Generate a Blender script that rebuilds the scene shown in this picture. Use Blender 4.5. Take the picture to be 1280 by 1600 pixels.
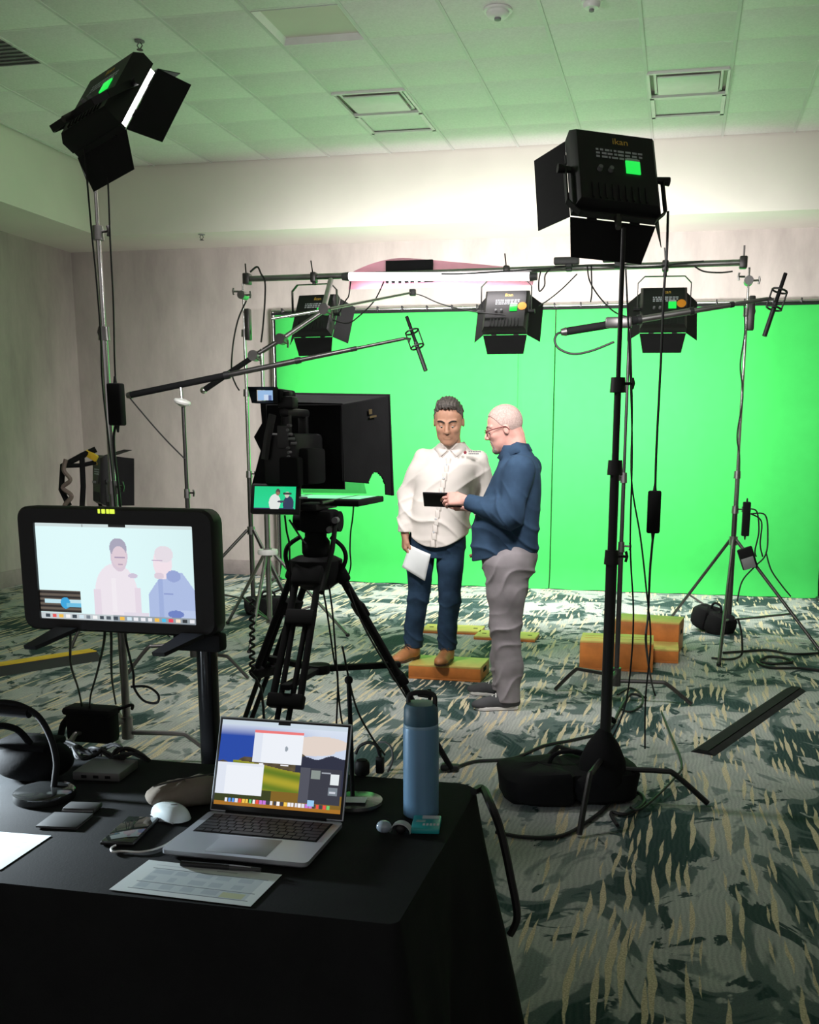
import bpy, bmesh, math, random
import numpy as np
from mathutils import Vector, Matrix, Euler
random.seed(7); rng = np.random.default_rng(7)
for o in list(bpy.data.objects): bpy.data.objects.remove(o)
SC = bpy.context.scene
C = SC.collection
PI = math.pi

# ---------------------------------------------------------------- camera
FPX, PCX, PCY, CAMH = 1604.0, 716.0, 1010.0, 1.55      # a photograph 1280 x 1600 cropped from a taller frame
RIGHT = Vector((0.9777, 0.2093, 0.0062)); FWD = Vector((-0.2032, 0.9592, -0.1966))
FWD.normalize(); RIGHT = (RIGHT - FWD * RIGHT.dot(FWD)).normalized(); UP = RIGHT.cross(FWD).normalized()
cam = bpy.data.cameras.new('camera'); cam_o = bpy.data.objects.new('camera', cam); C.objects.link(cam_o)
cam.sensor_fit = 'AUTO'; cam.sensor_width = 36.0; cam.lens = FPX / 1600 * 36.0
cam.shift_x = (640 - PCX) / 1600; cam.shift_y = (PCY - 800) / 1600
cam.clip_start = 0.05; cam.clip_end = 100
cam_o.matrix_world = Matrix((( RIGHT.x, UP.x, -FWD.x, 0), (RIGHT.y, UP.y, -FWD.y, 0), (RIGHT.z, UP.z, -FWD.z, CAMH), (0, 0, 0, 1)))
SC.camera = cam_o

def _d(x, y): return RIGHT * (x - PCX) - UP * (y - PCY) + FWD * FPX
def P(x, y, Y):                  # a point of the room seen at (x, y), on the plane at depth Y
    d = _d(x, y); return Vector((0, 0, CAMH)) + d * (Y / d.y)
def F(x, y, z=0.0):              # a point of the floor (or of the plane at height z)
    d = _d(x, y); return Vector((0, 0, CAMH)) + d * ((z - CAMH) / d.z)

# ---------------------------------------------------------------- light and exposure
SC.view_settings.view_transform = 'Standard'; SC.view_settings.look = 'None'
SC.view_settings.exposure = 0.0; SC.view_settings.gamma = 1.0
SC.view_settings.use_curve_mapping = False
W = bpy.data.worlds.new('world'); SC.world = W; W.use_nodes = True
bg = W.node_tree.nodes['Background']; bg.inputs[0].default_value = (1.0, 0.95, 0.93, 1); bg.inputs[1].default_value = 0.32
P_SCREEN, P_TUBE, P_KEYL, P_KEYR = 104.0, 10.0, 48.0, 36.0; P_DESK = 42.0     # watts of the fixtures

# ---------------------------------------------------------------- materials
def mat(name, col, rough=0.6, metal=0.0, var=0.12, scale=12.0, bump=0.0, emit=None, estr=0.0, spec=0.5, trans=0.0, alpha=1.0, coat=0.0):
    m = bpy.data.materials.new(name); m.use_nodes = True
    nt = m.node_tree; b = nt.nodes['Principled BSDF']
    b.inputs['Roughness'].default_value = rough; b.inputs['Metallic'].default_value = metal
    b.inputs['Specular IOR Level'].default_value = spec
    b.inputs['Transmission Weight'].default_value = trans; b.inputs['Alpha'].default_value = alpha
    b.inputs['Coat Weight'].default_value = coat
    tc = nt.nodes.new('ShaderNodeTexCoord'); nz = nt.nodes.new('ShaderNodeTexNoise')
    nz.inputs['Scale'].default_value = scale; nz.inputs['Detail'].default_value = 4
    nt.links.new(tc.outputs['Object'], nz.inputs['Vector'])
    rp = nt.nodes.new('ShaderNodeValToRGB')
    c = Vector(col[:3]); lo = c * (1 - var); hi = c * (1 + var)
    rp.color_ramp.elements[0].position = 0.3; rp.color_ramp.elements[1].position = 0.7
    rp.color_ramp.elements[0].color = (*lo, 1); rp.color_ramp.elements[1].color = (*[min(1, v) for v in hi], 1)
    nt.links.new(nz.outputs['Fac'], rp.inputs['Fac']); nt.links.new(rp.outputs['Color'], b.inputs['Base Color'])
    if bump:
        bp = nt.nodes.new('ShaderNodeBump'); bp.inputs['Strength'].default_value = bump; bp.inputs['Distance'].default_value = 0.004
        nt.links.new(nz.outputs['Fac'], bp.inputs['Height']); nt.links.new(bp.outputs['Normal'], b.inputs['Normal'])
    if emit:
        b.inputs['Emission Color'].default_value = (*emit, 1); b.inputs['Emission Strength'].default_value = estr
    return m

def cloth_mat(name, col, scale=140, bump=0.25, rough=0.9, var=0.15):
    m = mat(name, col, rough, var=var, scale=9)
    nt = m.node_tree; b = nt.nodes['Principled BSDF']; b.inputs['Specular IOR Level'].default_value = 0.15
    b.inputs['Sheen Weight'].default_value = 0.0
    tc = nt.nodes['Texture Coordinate']; n2 = nt.nodes.new('ShaderNodeTexNoise'); n2.inputs['Scale'].default_value = scale
    bp = nt.nodes.new('ShaderNodeBump'); bp.inputs['Strength'].default_value = bump; bp.inputs['Distance'].default_value = 0.002
    nt.links.new(tc.outputs['Object'], n2.inputs['Vector']); nt.links.new(n2.outputs['Fac'], bp.inputs['Height'])
    nt.links.new(bp.outputs['Normal'], b.inputs['Normal'])
    return m

def screen_mat(name, strength=1.0):          # a lit display: its picture is a colour attribute
    m = bpy.data.materials.new(name); m.use_nodes = True; nt = m.node_tree
    b = nt.nodes['Principled BSDF']; a = nt.nodes.new('ShaderNodeAttribute'); a.attribute_name = 'picture'
    b.inputs['Base Color'].default_value = (0.01, 0.01, 0.01, 1); b.inputs['Roughness'].default_value = 0.25
    nt.links.new(a.outputs['Color'], b.inputs['Emission Color']); b.inputs['Emission Strength'].default_value = strength
    return m
def print_mat(name, rough=0.7):              # printed paper: flat print in a colour attribute
    m = bpy.data.materials.new(name); m.use_nodes = True; nt = m.node_tree
    b = nt.nodes['Principled BSDF']; a = nt.nodes.new('ShaderNodeAttribute'); a.attribute_name = 'picture'
    b.inputs['Roughness'].default_value = rough
    nt.links.new(a.outputs['Color'], b.inputs['Base Color'])
    return m

M = {}
M['black'] = mat('black_metal', (0.008, 0.008, 0.009), 0.5)
M['matte'] = mat('matte_black', (0.008, 0.008, 0.009), 0.8, spec=0.2)
M['flap'] = mat('barndoor_black', (0.011, 0.011, 0.012), 0.7, spec=0.25)
M['darkgrey'] = mat('dark_grey', (0.05, 0.05, 0.052), 0.5)
M['grey'] = mat('grey_plastic', (0.22, 0.22, 0.23), 0.5)
M['chrome'] = mat('chrome', (0.62, 0.60, 0.60), 0.22, 1.0, var=0.05)
M['steel'] = mat('worn_steel', (0.30, 0.29, 0.29), 0.38, 1.0, var=0.15)
M['darksteel'] = mat('dark_steel', (0.10, 0.095, 0.095), 0.4, 0.9)
M['rubber'] = mat('rubber', (0.010, 0.010, 0.011), 0.6)
M['bag'] = cloth_mat('sandbag_cloth', (0.010, 0.010, 0.011))
M['deep'] = cloth_mat('deep_black_nylon', (0.003, 0.003, 0.0035), 140, .2)
M['white'] = mat('white_plastic', (0.80, 0.80, 0.78), 0.4, var=0.04)
M['ink'] = mat('white_ink', (0.55, 0.57, 0.62), 0.6, var=0.05)
M['gold'] = mat('gold_ink', (0.85, 0.52, 0.08), 0.5, var=0.08)
M['orange'] = mat('orange_sticker', (0.90, 0.33, 0.02), 0.5, var=0.05)
M['dispgreen'] = mat('green_display', (0.0, 0.1, 0.01), 0.3, emit=(0.02, 0.85, 0.09), estr=1.0)
M['lamp'] = mat('lit_diffuser', (0.9, 0.9, 0.9), 0.5, emit=(1.0, 0.97, 0.95), estr=6.0)
M['tube'] = mat('lit_tube', (0.9, 0.9, 0.9), 0.5, emit=(1.0, 0.93, 0.95), estr=2.5)
M['yellow'] = mat('yellow_strip', (0.75, 0.50, 0.03), 0.6)
M['paper'] = mat('white_paper', (0.80, 0.82, 0.83), 0.8, var=0.03)
M['table'] = cloth_mat('black_tablecloth', (0.012, 0.013, 0.014), 220, 0.2)
M['wood'] = mat('orange_plywood', (0.52, 0.17, 0.035), 0.45, var=0.3, scale=7)
M['woodtop'] = mat('pale_plywood', (0.62, 0.46, 0.12), 0.5, var=0.15, scale=7)
M['green_fab'] = cloth_mat('chroma_green_fabric', (0.043, 0.44, 0.082), 260, 0.1, var=0.03)

# ---------------------------------------------------------------- mesh building
class MB:
    def __init__(s): s.v = []; s.f = []; s.mi = []; s.M = Matrix.Identity(4); s.cur = 0
    def add(s, vs, fs, M2=None):
        n = len(s.v); T = s.M @ M2 if M2 is not None else s.M
        s.v += [tuple(T @ Vector(v)) for v in vs]; s.f += [tuple(i + n for i in f) for f in fs]; s.mi += [s.cur] * len(fs)
        return s
    def box(s, c, size, rot=None, bev=0.0):
        x, y, z = [q / 2 for q in size]; b = min(bev, x * .95, y * .95, z * .95)
        T = Matrix.Translation(Vector(c)) @ (rot.to_matrix().to_4x4() if isinstance(rot, Euler) else (rot if rot is not None else Matrix.Identity(4)))
        if b <= 0:
            vs = [(sx * x, sy * y, sz * z) for sx in (-1, 1) for sy in (-1, 1) for sz in (-1, 1)]
            fs = [(0, 1, 3, 2), (4, 6, 7, 5), (0, 4, 5, 1), (2, 3, 7, 6), (0, 2, 6, 4), (1, 5, 7, 3)]
            return s.add(vs, fs, T)
        bm = bmesh.new(); bmesh.ops.create_cube(bm, size=1.0)
        for v in bm.verts: v.co = Vector((v.co.x * 2 * x, v.co.y * 2 * y, v.co.z * 2 * z))
        bmesh.ops.bevel(bm, geom=bm.edges[:], offset=b, segments=2, profile=0.5, affect='EDGES')
        bm.verts.index_update()
        vs = [v.co.copy() for v in bm.verts]; fs = [tuple(v.index for v in f.verts) for f in bm.faces]; bm.free()
        return s.add(vs, fs, T)
    def cyl(s, p0, p1, r0, r1=None, n=12, cap=True):
        r1 = r0 if r1 is None else r1; p0, p1 = Vector(p0), Vector(p1); d = (p1 - p0)
        q = d.to_track_quat('Z', 'Y').to_matrix(); L = d.length
        vs = []; 
        for z, r in ((0, r0), (L, r1)):
            for i in range(n):
                a = 2 * PI * i / n; vs.append(p0 + q @ Vector((r * math.cos(a), r * math.sin(a), z)))
        fs = [(i, (i + 1) % n, n + (i + 1) % n, n + i) for i in range(n)]
        if cap: fs += [tuple(range(n - 1, -1, -1)), tuple(range(n, 2 * n))]
        return s.add(vs, fs)
    def lathe(s, prof, c=(0, 0, 0), n=24, rot=None):
        vs = []; fs = []; m = len(prof)
        for r, z in prof:
            for i in range(n): a = 2 * PI * i / n; vs.append((r * math.cos(a), r * math.sin(a), z))
        for j in range(m - 1):
            for i in range(n): k = (i + 1) % n; fs.append((j * n + i, j * n + k, (j + 1) * n + k, (j + 1) * n + i))
        fs += [tuple(range(n - 1, -1, -1)), tuple(range((m - 1) * n, m * n))]
        T = Matrix.Translation(Vector(c)) @ (rot if rot is not None else Matrix.Identity(4))
        return s.add(vs, fs, T)
    def tube(s, pts, r, n=8, smooth=0, taper=None):
        pts = [Vector(p) for p in pts]
        if smooth and len(pts) > 2: pts = spline(pts, smooth)
        m = len(pts); vs = []; fs = []; up = None
        for i, p in enumerate(pts):
            t = (pts[min(i + 1, m - 1)] - pts[max(i - 1, 0)])
            t = t.normalized() if t.length > 1e-9 else Vector((0, 0, 1))
            if up is None:
                up = t.orthogonal().normalized()
            up = (up - t * up.dot(t)); up = up.normalized() if up.length > 1e-6 else t.orthogonal().normalized()
            w = t.cross(up); rr = r if taper is None else r + (taper - r) * i / (m - 1)
            for k in range(n): a = 2 * PI * k / n; vs.append(p + (up * math.cos(a) + w * math.sin(a)) * rr)
        for i in range(m - 1):
            for k in range(n): k2 = (k + 1) % n; fs.append((i * n + k, i * n + k2, (i + 1) * n + k2, (i + 1) * n + k))
        fs += [tuple(range(n - 1, -1, -1)), tuple(range((m - 1) * n, m * n))]
        return s.add(vs, fs)
    def sphere(s, c, r, n=16, m=10, sc=(1, 1, 1), rot=None):
        vs = [(0, 0, -r)]; fs = []
        for j in range(1, m):
            a = -PI / 2 + PI * j / m
            for i in range(n): b = 2 * PI * i / n; vs.append((r * math.cos(a) * math.cos(b), r * math.cos(a) * math.sin(b), r * math.sin(a)))
        vs.append((0, 0, r)); top = len(vs) - 1
        for i in range(n): fs.append((0, 1 + (i + 1) % n, 1 + i)); fs.append((top, 1 + (m - 2) * n + i, 1 + (m - 2) * n + (i + 1) % n))
        for j in range(m - 2):
            for i in range(n): k = (i + 1) % n; fs.append((1 + j * n + i, 1 + j * n + k, 1 + (j + 1) * n + k, 1 + (j + 1) * n + i))
        vs = [(v[0] * sc[0], v[1] * sc[1], v[2] * sc[2]) for v in vs]
        T = Matrix.Translation(Vector(c)) @ (rot if rot is not None else Matrix.Identity(4))
        return s.add(vs, fs, T)
    def plate(s, poly, th):                  # a polygon of 3D points given real thickness along its normal
        poly = [Vector(p) for p in poly]; n = (poly[1] - poly[0]).cross(poly[2] - poly[0]).normalized() * th / 2; m = len(poly)
        vs = [p - n for p in poly] + [p + n for p in poly]
        fs = [tuple(range(m - 1, -1, -1)), tuple(range(m, 2 * m))] + [(i, (i + 1) % m, m + (i + 1) % m, m + i) for i in range(m)]
        return s.add(vs, fs)
    def build(s, name, m, parent=None, smooth=None, kind=None):
        off = worldloc(parent) if parent is not None else Vector((0, 0, 0))
        me = bpy.data.meshes.new(name)
        me.from_pydata([tuple(Vector(v) - off) for v in s.v], [], s.f); me.validate()
        for mm in (m if isinstance(m, (list, tuple)) else [m]): me.materials.append(mm)
        if len(me.polygons) == len(s.mi): me.polygons.foreach_set('material_index', s.mi)
        me.update()
        bm = bmesh.new(); bm.from_mesh(me); bmesh.ops.recalc_face_normals(bm, faces=bm.faces); bm.to_mesh(me); bm.free()
        o = bpy.data.objects.new(name, me); C.objects.link(o)
        if parent is not None: o.parent = parent
        if smooth is None or smooth:
            me.polygons.foreach_set('use_smooth', [True] * len(me.polygons)); 
            try: me.set_sharp_from_angle(angle=math.radians(38))
            except Exception: pass
        if kind: o['kind'] = kind
        return o
def worldloc(o):
    l = Vector((0, 0, 0))
    while o is not None: l = l + o.location; o = o.parent
    return l
def spline(pts, k=6):
    out = []; n = len(pts)
    for i in range(n - 1):
        p0, p1, p2, p3 = pts[max(i - 1, 0)], pts[i], pts[i + 1], pts[min(i + 2, n - 1)]
        for j in range(k):
            t = j / k
            out.append(0.5 * ((2 * p1) + (p2 - p0) * t + (2 * p0 - 5 * p1 + 4 * p2 - p3) * t * t + (3 * p1 - p0 - 3 * p2 + p3) * t ** 3))
    out.append(pts[-1]); return out
def thing(name, label, cat, loc=(0, 0, 0), group=None):
    o = bpy.data.objects.new(name, None); C.objects.link(o); o.location = loc; o.empty_display_size = 0.1
    return tag(o, label, cat, group)
def tag(o, label, cat, group=None):
    o['label'] = label; o['category'] = cat
    if group: o['group'] = group
    return o
def struct(o, label, cat=None):
    o['kind'] = 'structure'; o['label'] = label; o['category'] = cat or o.name.split('_')[0]; return o
def part(name, m, parent, mb, **k): return mb.build(name, m, parent, **k)
def origin(o, p):                            # move a mesh object's origin to p, its shape staying where it is
    p = Vector(p); d = p - worldloc(o); o.data.transform(Matrix.Translation(-d)); o.location = o.location + d; return o
def single(name, mb, m, label, cat, group=None, base=None):
    o = mb.build(name, m); vs = np.array(mb.v)
    b = base if base is not None else ((vs[:, 0].min() + vs[:, 0].max()) / 2, (vs[:, 1].min() + vs[:, 1].max()) / 2, vs[:, 2].min())
    origin(o, b); return tag(o, label, cat, group)
def text(s, size, M4, m, parent, name='lettering', ext=0.0004, align='CENTER'):
    cu = bpy.data.curves.new(name, 'FONT'); cu.body = s; cu.size = size; cu.align_x = align; cu.align_y = 'CENTER'; cu.extrude = ext
    cu.resolution_u = 2
    tmp = bpy.data.objects.new(name + '_source', cu); C.objects.link(tmp)
    dg = bpy.context.evaluated_depsgraph_get(); me = bpy.data.meshes.new_from_object(tmp.evaluated_get(dg))
    bpy.data.objects.remove(tmp)
    off = worldloc(parent); me.transform(Matrix.Translation(-off) @ M4)
    me.materials.clear(); me.materials.append(m)
    o = bpy.data.objects.new(name, me); C.objects.link(o); o.parent = parent; return o
def picture(name, m, parent, M4, w, h, paint, nx, ny):
    """A flat display or print: a grid of w x h metres in M4's XY plane, coloured by paint(u, v) -> (N,3) linear colours, v up."""
    us = np.linspace(0, 1, nx + 1); vs = np.linspace(0, 1, ny + 1); U, V = np.meshgrid(us, vs)
    co = np.stack([(U - .5) * w, (V - .5) * h, np.zeros_like(U)], -1).reshape(-1, 3)
    idx = np.arange((nx + 1) * (ny + 1)).reshape(ny + 1, nx + 1)
    f = np.stack([idx[:-1, :-1], idx[:-1, 1:], idx[1:, 1:], idx[1:, :-1]], -1).reshape(-1, 4)
    me = bpy.data.meshes.new(name); me.from_pydata(co.tolist(), [], f.tolist())
    off = worldloc(parent) if parent is not None else Vector((0, 0, 0)); me.transform(Matrix.Translation(-off) @ M4)
    cu = (us[:-1] + us[1:]) / 2; cv = (vs[:-1] + vs[1:]) / 2; CU, CV = np.meshgrid(cu, cv)
    col = paint(CU.ravel(), CV.ravel())
    at = me.attributes.new('picture', 'FLOAT_COLOR', 'CORNER')
    c4 = np.ones((len(f), 4, 4), np.float32); c4[:, :, :3] = col[:, None, :]; at.data.foreach_set('color', c4.ravel())
    me.materials.append(m); o = bpy.data.objects.new(name, me); C.objects.link(o); o.parent = parent; return o
def srgb(r, g, b):
    return tuple(((c / 255) / 12.92 if c / 255 <= 0.04045 else ((c / 255 + 0.055) / 1.055) ** 2.4) for c in (r, g, b))
def cable(label, pts, r=0.004, m='rubber', smooth=6, name='cable', group=None):
    mb = MB().tube(pts, r, 6, smooth); return single(name, mb, M[m], label, 'cable', group)
def face_matrix(c, xdir, ydir):
    x = Vector(xdir).normalized(); y = Vector(ydir); y = (y - x * y.dot(x)).normalized(); z = x.cross(y)
    return Matrix(((x.x, y.x, z.x, c[0]), (x.y, y.y, z.y, c[1]), (x.z, y.z, z.z, c[2]), (0, 0, 0, 1)))

# ================================================================ the room
YW, XL, ZS, YS, XS, ZC = 11.15, -6.90, 3.62, 10.33, -6.05, 4.276   # back wall, left wall, soffit height and faces, ceiling
# carpet: grey and dark teal patches with cream slivers running away from the camera
def carpet():
    m = bpy.data.materials.new('patterned_carpet'); m.use_nodes = True; nt = m.node_tree; L = nt.links
    b = nt.nodes['Principled BSDF']; b.inputs['Roughness'].default_value = 0.95; b.inputs['Specular IOR Level'].default_value = 0.1
    N = nt.nodes.new; tc = N('ShaderNodeTexCoord')
    def mapping(sc, loc=(0, 0, 0)):
        mp = N('ShaderNodeMapping'); mp.inputs['Scale'].default_value = sc; mp.inputs['Location'].default_value = loc; L.new(tc.outputs['Object'], mp.inputs['Vector']); return mp
    def noise(vec, sc, det=3, rough=.5, dist=0.0):
        n = N('ShaderNodeTexNoise'); n.inputs['Scale'].default_value = sc; n.inputs['Detail'].default_value = det
        n.inputs['Roughness'].default_value = rough; n.inputs['Distortion'].default_value = dist; L.new(vec, n.inputs['Vector']); return n
    def math_(op, a, b_=None, clamp=False):
        n = N('ShaderNodeMath'); n.operation = op; n.use_clamp = clamp
        for i, q in enumerate((a, b_)):
            if q is None: continue
            if isinstance(q, (int, float)): n.inputs[i].default_value = q
            else: L.new(q, n.inputs[i])
        return n.outputs[0]
    def ramp(fac, stops, interp='LINEAR'):
        r = N('ShaderNodeValToRGB'); r.color_ramp.interpolation = interp; e = r.color_ramp.elements
        while len(e) < len(stops): e.new(0.5)
        for q, (p, c) in zip(e, stops): q.position = p; q.color = (*c, 1)
        L.new(fac, r.inputs['Fac']); return r.outputs['Color']
    def mix(fac, a, b_):
        n = N('ShaderNodeMix'); n.data_type = 'RGBA'; L.new(fac, n.inputs['Factor'])
        for k, q in ((6, a), (7, b_)):
            if isinstance(q, tuple): n.inputs[k].default_value = (*q, 1)
            else: L.new(q, n.inputs[k])
        return n.outputs[2]
    # patches
    mpA = mapping((1.0, .62, 1.0)); n1 = noise(mpA.outputs[0], 2.3, 4, .55, 1.1)
    base = ramp(n1.outputs['Fac'], [(0.0, (.025, .048, .049)), (0.415, (.030, .058, .058)), (0.43, (.10, .135, .135)), (0.47, (.115, .15, .147)), (0.485, (.37, .38, .37)), (0.60, (.43, .44, .425)), (0.62, (.22, .25, .245)), (0.70, (.18, .22, .215))])
    mpB = mapping((1.0, .8, 1.0), (3.1, 1.7, 0)); n2 = noise(mpB.outputs[0], 3.2, 4, .58, 1.5)
    f2 = ramp(n2.outputs['Fac'], [(0.585, (0, 0, 0)), (0.605, (1, 1, 1))])
    base = mix(f2, base, (.038, .065, .064))
    n2b = noise(mapping((1.0, .75, 1.0), (7.7, -2.3, 0)).outputs[0], 3.0, 4, .6, 1.2)
    f2b = ramp(n2b.outputs['Fac'], [(0.62, (0, 0, 0)), (0.635, (.8, .8, .8))])
    base = mix(f2b, base, (.46, .465, .445))
    # fine ripples woven through the patches
    wv = N('ShaderNodeTexWave'); wv.inputs['Scale'].default_value = 16; wv.inputs['Distortion'].default_value = 9; wv.inputs['Detail'].default_value = 2; wv.inputs['Detail Scale'].default_value = 0.6
    L.new(mapping((1, 0.6, 1)).outputs[0], wv.inputs['Vector'])
    fw = math_('MULTIPLY', wv.outputs['Fac'], 0.22)
    base = mix(fw, base, (.10, .125, .12))
    # slivers
    wob = noise(mapping((1, 1, 1)).outputs[0], 1.3, 2)
    wob2 = noise(mapping((1, 1, 1)).outputs[0], 9, 2)
    def slivers(sx, sy, off, th, keep):
        mp = mapping((sx, sy, 1), off); add = N('ShaderNodeVectorMath'); add.operation = 'MULTIPLY_ADD'
        L.new(wob.outputs['Color'], add.inputs[0]); add.inputs[1].default_value = (sx * .10, 0.6, 0); L.new(mp.outputs[0], add.inputs[2]); ad2 = N('ShaderNodeVectorMath'); ad2.operation = 'MULTIPLY_ADD'; L.new(wob2.outputs['Color'], ad2.inputs[0]); ad2.inputs[1].default_value = (sx * .016, 0, 0); L.new(add.outputs[0], ad2.inputs[2]); add = ad2
        v = N('ShaderNodeTexVoronoi'); v.inputs['Scale'].default_value = 1.0; v.inputs['Randomness'].default_value = 0.95; v.voronoi_dimensions = '2D'; v.distance = 'MINKOWSKI'; v.inputs['Exponent'].default_value = 1.2
        L.new(add.outputs[0], v.inputs['Vector'])
        sep = N('ShaderNodeSeparateColor'); L.new(v.outputs['Color'], sep.inputs[0])
        lim = math_('MULTIPLY', math_('ADD', sep.outputs[1], .55), th)
        inside = math_('MULTIPLY', math_('SUBTRACT', lim, v.outputs['Distance']), 18.0, True)
        on = math_('LESS_THAN', sep.outputs[0], keep)
        return math_('MULTIPLY', inside, on)
    s1 = slivers(26.0, 1.6, (0, 0, 0), .27, .58); s2 = slivers(31.0, 2.1, (5.3, 2.9, 0), .25, .42)
    s = math_('MAXIMUM', s1, s2)
    nn = noise(mapping((1, 1, 1)).outputs[0], 0.55, 2); dens = ramp(nn.outputs['Fac'], [(.36, (0.25, .25, .25)), (.5, (1, 1, 1))])
    sd = N('ShaderNodeSeparateColor'); L.new(dens, sd.inputs[0]); s = math_('MULTIPLY', s, math_('GREATER_THAN', sd.outputs[0], 0.3))
    grain = noise(tc.outputs['Object'], 160, 2)
    cream = ramp(grain.outputs['Fac'], [(.3, (.47, .40, .27)), (.7, (.70, .60, .43))])
    col = mix(s, base, cream)
    gm = math_('ADD', math_('MULTIPLY', grain.outputs['Fac'], .7), .65)
    mul = N('ShaderNodeMix'); mul.data_type = 'RGBA'; mul.blend_type = 'MULTIPLY'; mul.inputs['Factor'].default_value = 1.0
    L.new(col, mul.inputs[6]); L.new(gm, mul.inputs[7])
    L.new(mul.outputs[2], b.inputs['Base Color'])
    bp = N('ShaderNodeBump'); bp.inputs['Strength'].default_value = 0.5; bp.inputs['Distance'].default_value = 0.004
    L.new(grain.outputs['Fac'], bp.inputs['Height']); L.new(bp.outputs['Normal'], b.inputs['Normal'])
    return m
M['carpet'] = carpet()
struct(MB().box((-2.0, 5.0, -0.05), (10.4, 14.0, 0.1)).build('floor', M['carpet'], smooth=False), 'grey and teal ballroom carpet with cream slivers', 'floor')

def wallmat():
    m = mat('mottled_wallpaper', (.43, .385, .36), .85, var=.16, scale=1.6, spec=.2)
    nt = m.node_tree; L = nt.links; b = nt.nodes['Principled BSDF']; nz = nt.nodes['Noise Texture']; nz.inputs['Detail'].default_value = 8; nz.inputs['Roughness'].default_value = .65
    tc = nt.nodes['Texture Coordinate']; mp = nt.nodes.new('ShaderNodeMapping'); mp.inputs['Scale'].default_value = (2.2, 2.2, .75)
    L.new(tc.outputs['Object'], mp.inputs['Vector']); L.new(mp.outputs[0], nz.inputs['Vector'])
    return m
M['wall'] = wallmat()
M['paint'] = mat('soffit_paint', (.76, .72, .66), .8, var=.03, scale=2, spec=.2)
M['tile'] = mat('mineral_tile', (.86, .85, .83), .9, var=.05, scale=60, bump=.15, spec=.1)
M['tbar'] = mat('ceiling_grid', (.72, .72, .70), .6, var=.03)
M['base'] = mat('rubber_baseboard', (.30, .26, .25), .6)
struct(MB().box((-2.0, YW + .1, 1.9), (10.2, .2, 3.8)).build('wall_back', M['wall']), 'mottled beige wallpapered wall behind the green screen', 'wall')
struct(MB().box((XL - .1, 5.0, 1.9), (.2, 14.0, 3.8)).build('wall_left', M['wall']), 'mottled beige wallpapered side wall', 'wall')
struct(MB().box((3.3, 5.0, 2.1), (.2, 14.0, 4.4)).build('wall_right', M['wall']), 'beige side wall past the green screen', 'wall')
struct(MB().box((-1.8, YW - .008, .085), (10.0, .016, .17), bev=.005).build('baseboard_back', M['base']), 'dark baseboard along the back wall', 'baseboard')
struct(MB().box((XL + .008, 5.0, .085), (.016, 12.2, .17), bev=.005).build('baseboard_left', M['base']), 'dark baseboard along the side wall', 'baseboard')
# soffit: a dropped boxed beam round the room
struct(MB().box(((XS + 3.3) / 2, (YS + YW + .2) / 2, (ZS + ZC + .1) / 2), (3.3 - XS, YW + .2 - YS, ZC + .1 - ZS)).build('trim_1', M['paint']), 'pale dropped soffit along the back wall', 'soffit')
struct(MB().box(((XL - .2 + XS) / 2, 5.0, (ZS + ZC + .1) / 2), (XS - XL + .2, 14.0, ZC + .1 - ZS)).build('trim_2', M['paint']), 'pale dropped soffit along the side wall', 'soffit')
# ceiling: grid of lay-in tiles
xs = [-.39 + .625 * k for k in range(-10, 6)]; xs = [x for x in xs if XS < x < 3.2]; xs = [XS] + xs + [3.2]
ys = [4.4, 5.05, 5.67, 6.29, 6.9, 7.52, 8.03, 8.53, 9.12, 9.68, YS]
ceil = MB().box((-1.5, 4.2, ZC + .07), (9.5, 12.4, .06)).build('ceiling', M['paint']); struct(ceil, 'white lay-in tile ceiling', 'ceiling')
special = {}     # (column, row) -> recessed fitting
def cell(x, y):
    i = max(k for k in range(len(xs) - 1) if xs[k] <= x); j = max(k for k in range(len(ys) - 1) if ys[k] <= y); return i, j
for x, y, kind in ((-2.57, 7.2, 'troffer'), (-.07, 6.6, 'troffer'), (-2.57, 8.85, 'diffuser'), (-.07, 8.85, 'diffuser'), (-2.57, 9.4, 'return'), (-.07, 9.4, 'return'), (-5.0, 7.2, 'dark')):
    special[cell(x, y)] = kind
tcache = {}
for i in range(len(xs) - 1):
    for j in range(len(ys) - 1):
        if (i, j) in special: continue
        w, d = round(xs[i + 1] - xs[i] - .022, 3), round(ys[j + 1] - ys[j] - .022, 3)
        if w < .03: continue
        if (w, d) not in tcache:
            o = MB().box((0, 0, 0), (w, d, .018), bev=.005).build('ceiling_tile', M['tile'], ceil); tcache[(w, d)] = o.data
            o.data.transform(Matrix.Translation(worldloc(ceil)))
        else:
            o = bpy.data.objects.new('ceiling_tile', tcache[(w, d)]); C.objects.link(o); o.parent = ceil
        o.location = ((xs[i] + xs[i + 1]) / 2, (ys[j] + ys[j + 1]) / 2, ZC + .012)
for x in xs[1:-1]:
    MB().box((x, (ys[0] + YS) / 2, ZC + .004), (.024, YS - ys[0], .012)).build('grid_bar', M['tbar'], ceil)
for y in ys[1:-1]:
    MB().box(((XS + 3.2) / 2, y, ZC + .008), (3.2 - XS, .024, .010)).build('grid_bar', M['tile'], ceil)
M['louver'] = mat('troffer_louver', (.50, .58, .53), .22, .9)
M['ventgrey'] = mat('vent_grey', (.27, .28, .27), .7)
wh = {(-2.57, 'troffer'): 'unlit ceiling light recess over the left side of the frame', (-.07, 'troffer'): 'unlit ceiling light recess cut by the top of the photo',
      (-2.57, 'diffuser'): 'white square air diffuser in the ceiling above the tube light', (-.07, 'diffuser'): 'white square air diffuser in the ceiling above the right key light',
      (-2.57, 'return'): 'shallow return grille behind the air diffuser above the tube light', (-.07, 'return'): 'shallow return grille behind the air diffuser above the right key light', (-5.0, 'dark'): 'dark grey ceiling vent at the left edge of the ceiling'}
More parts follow.
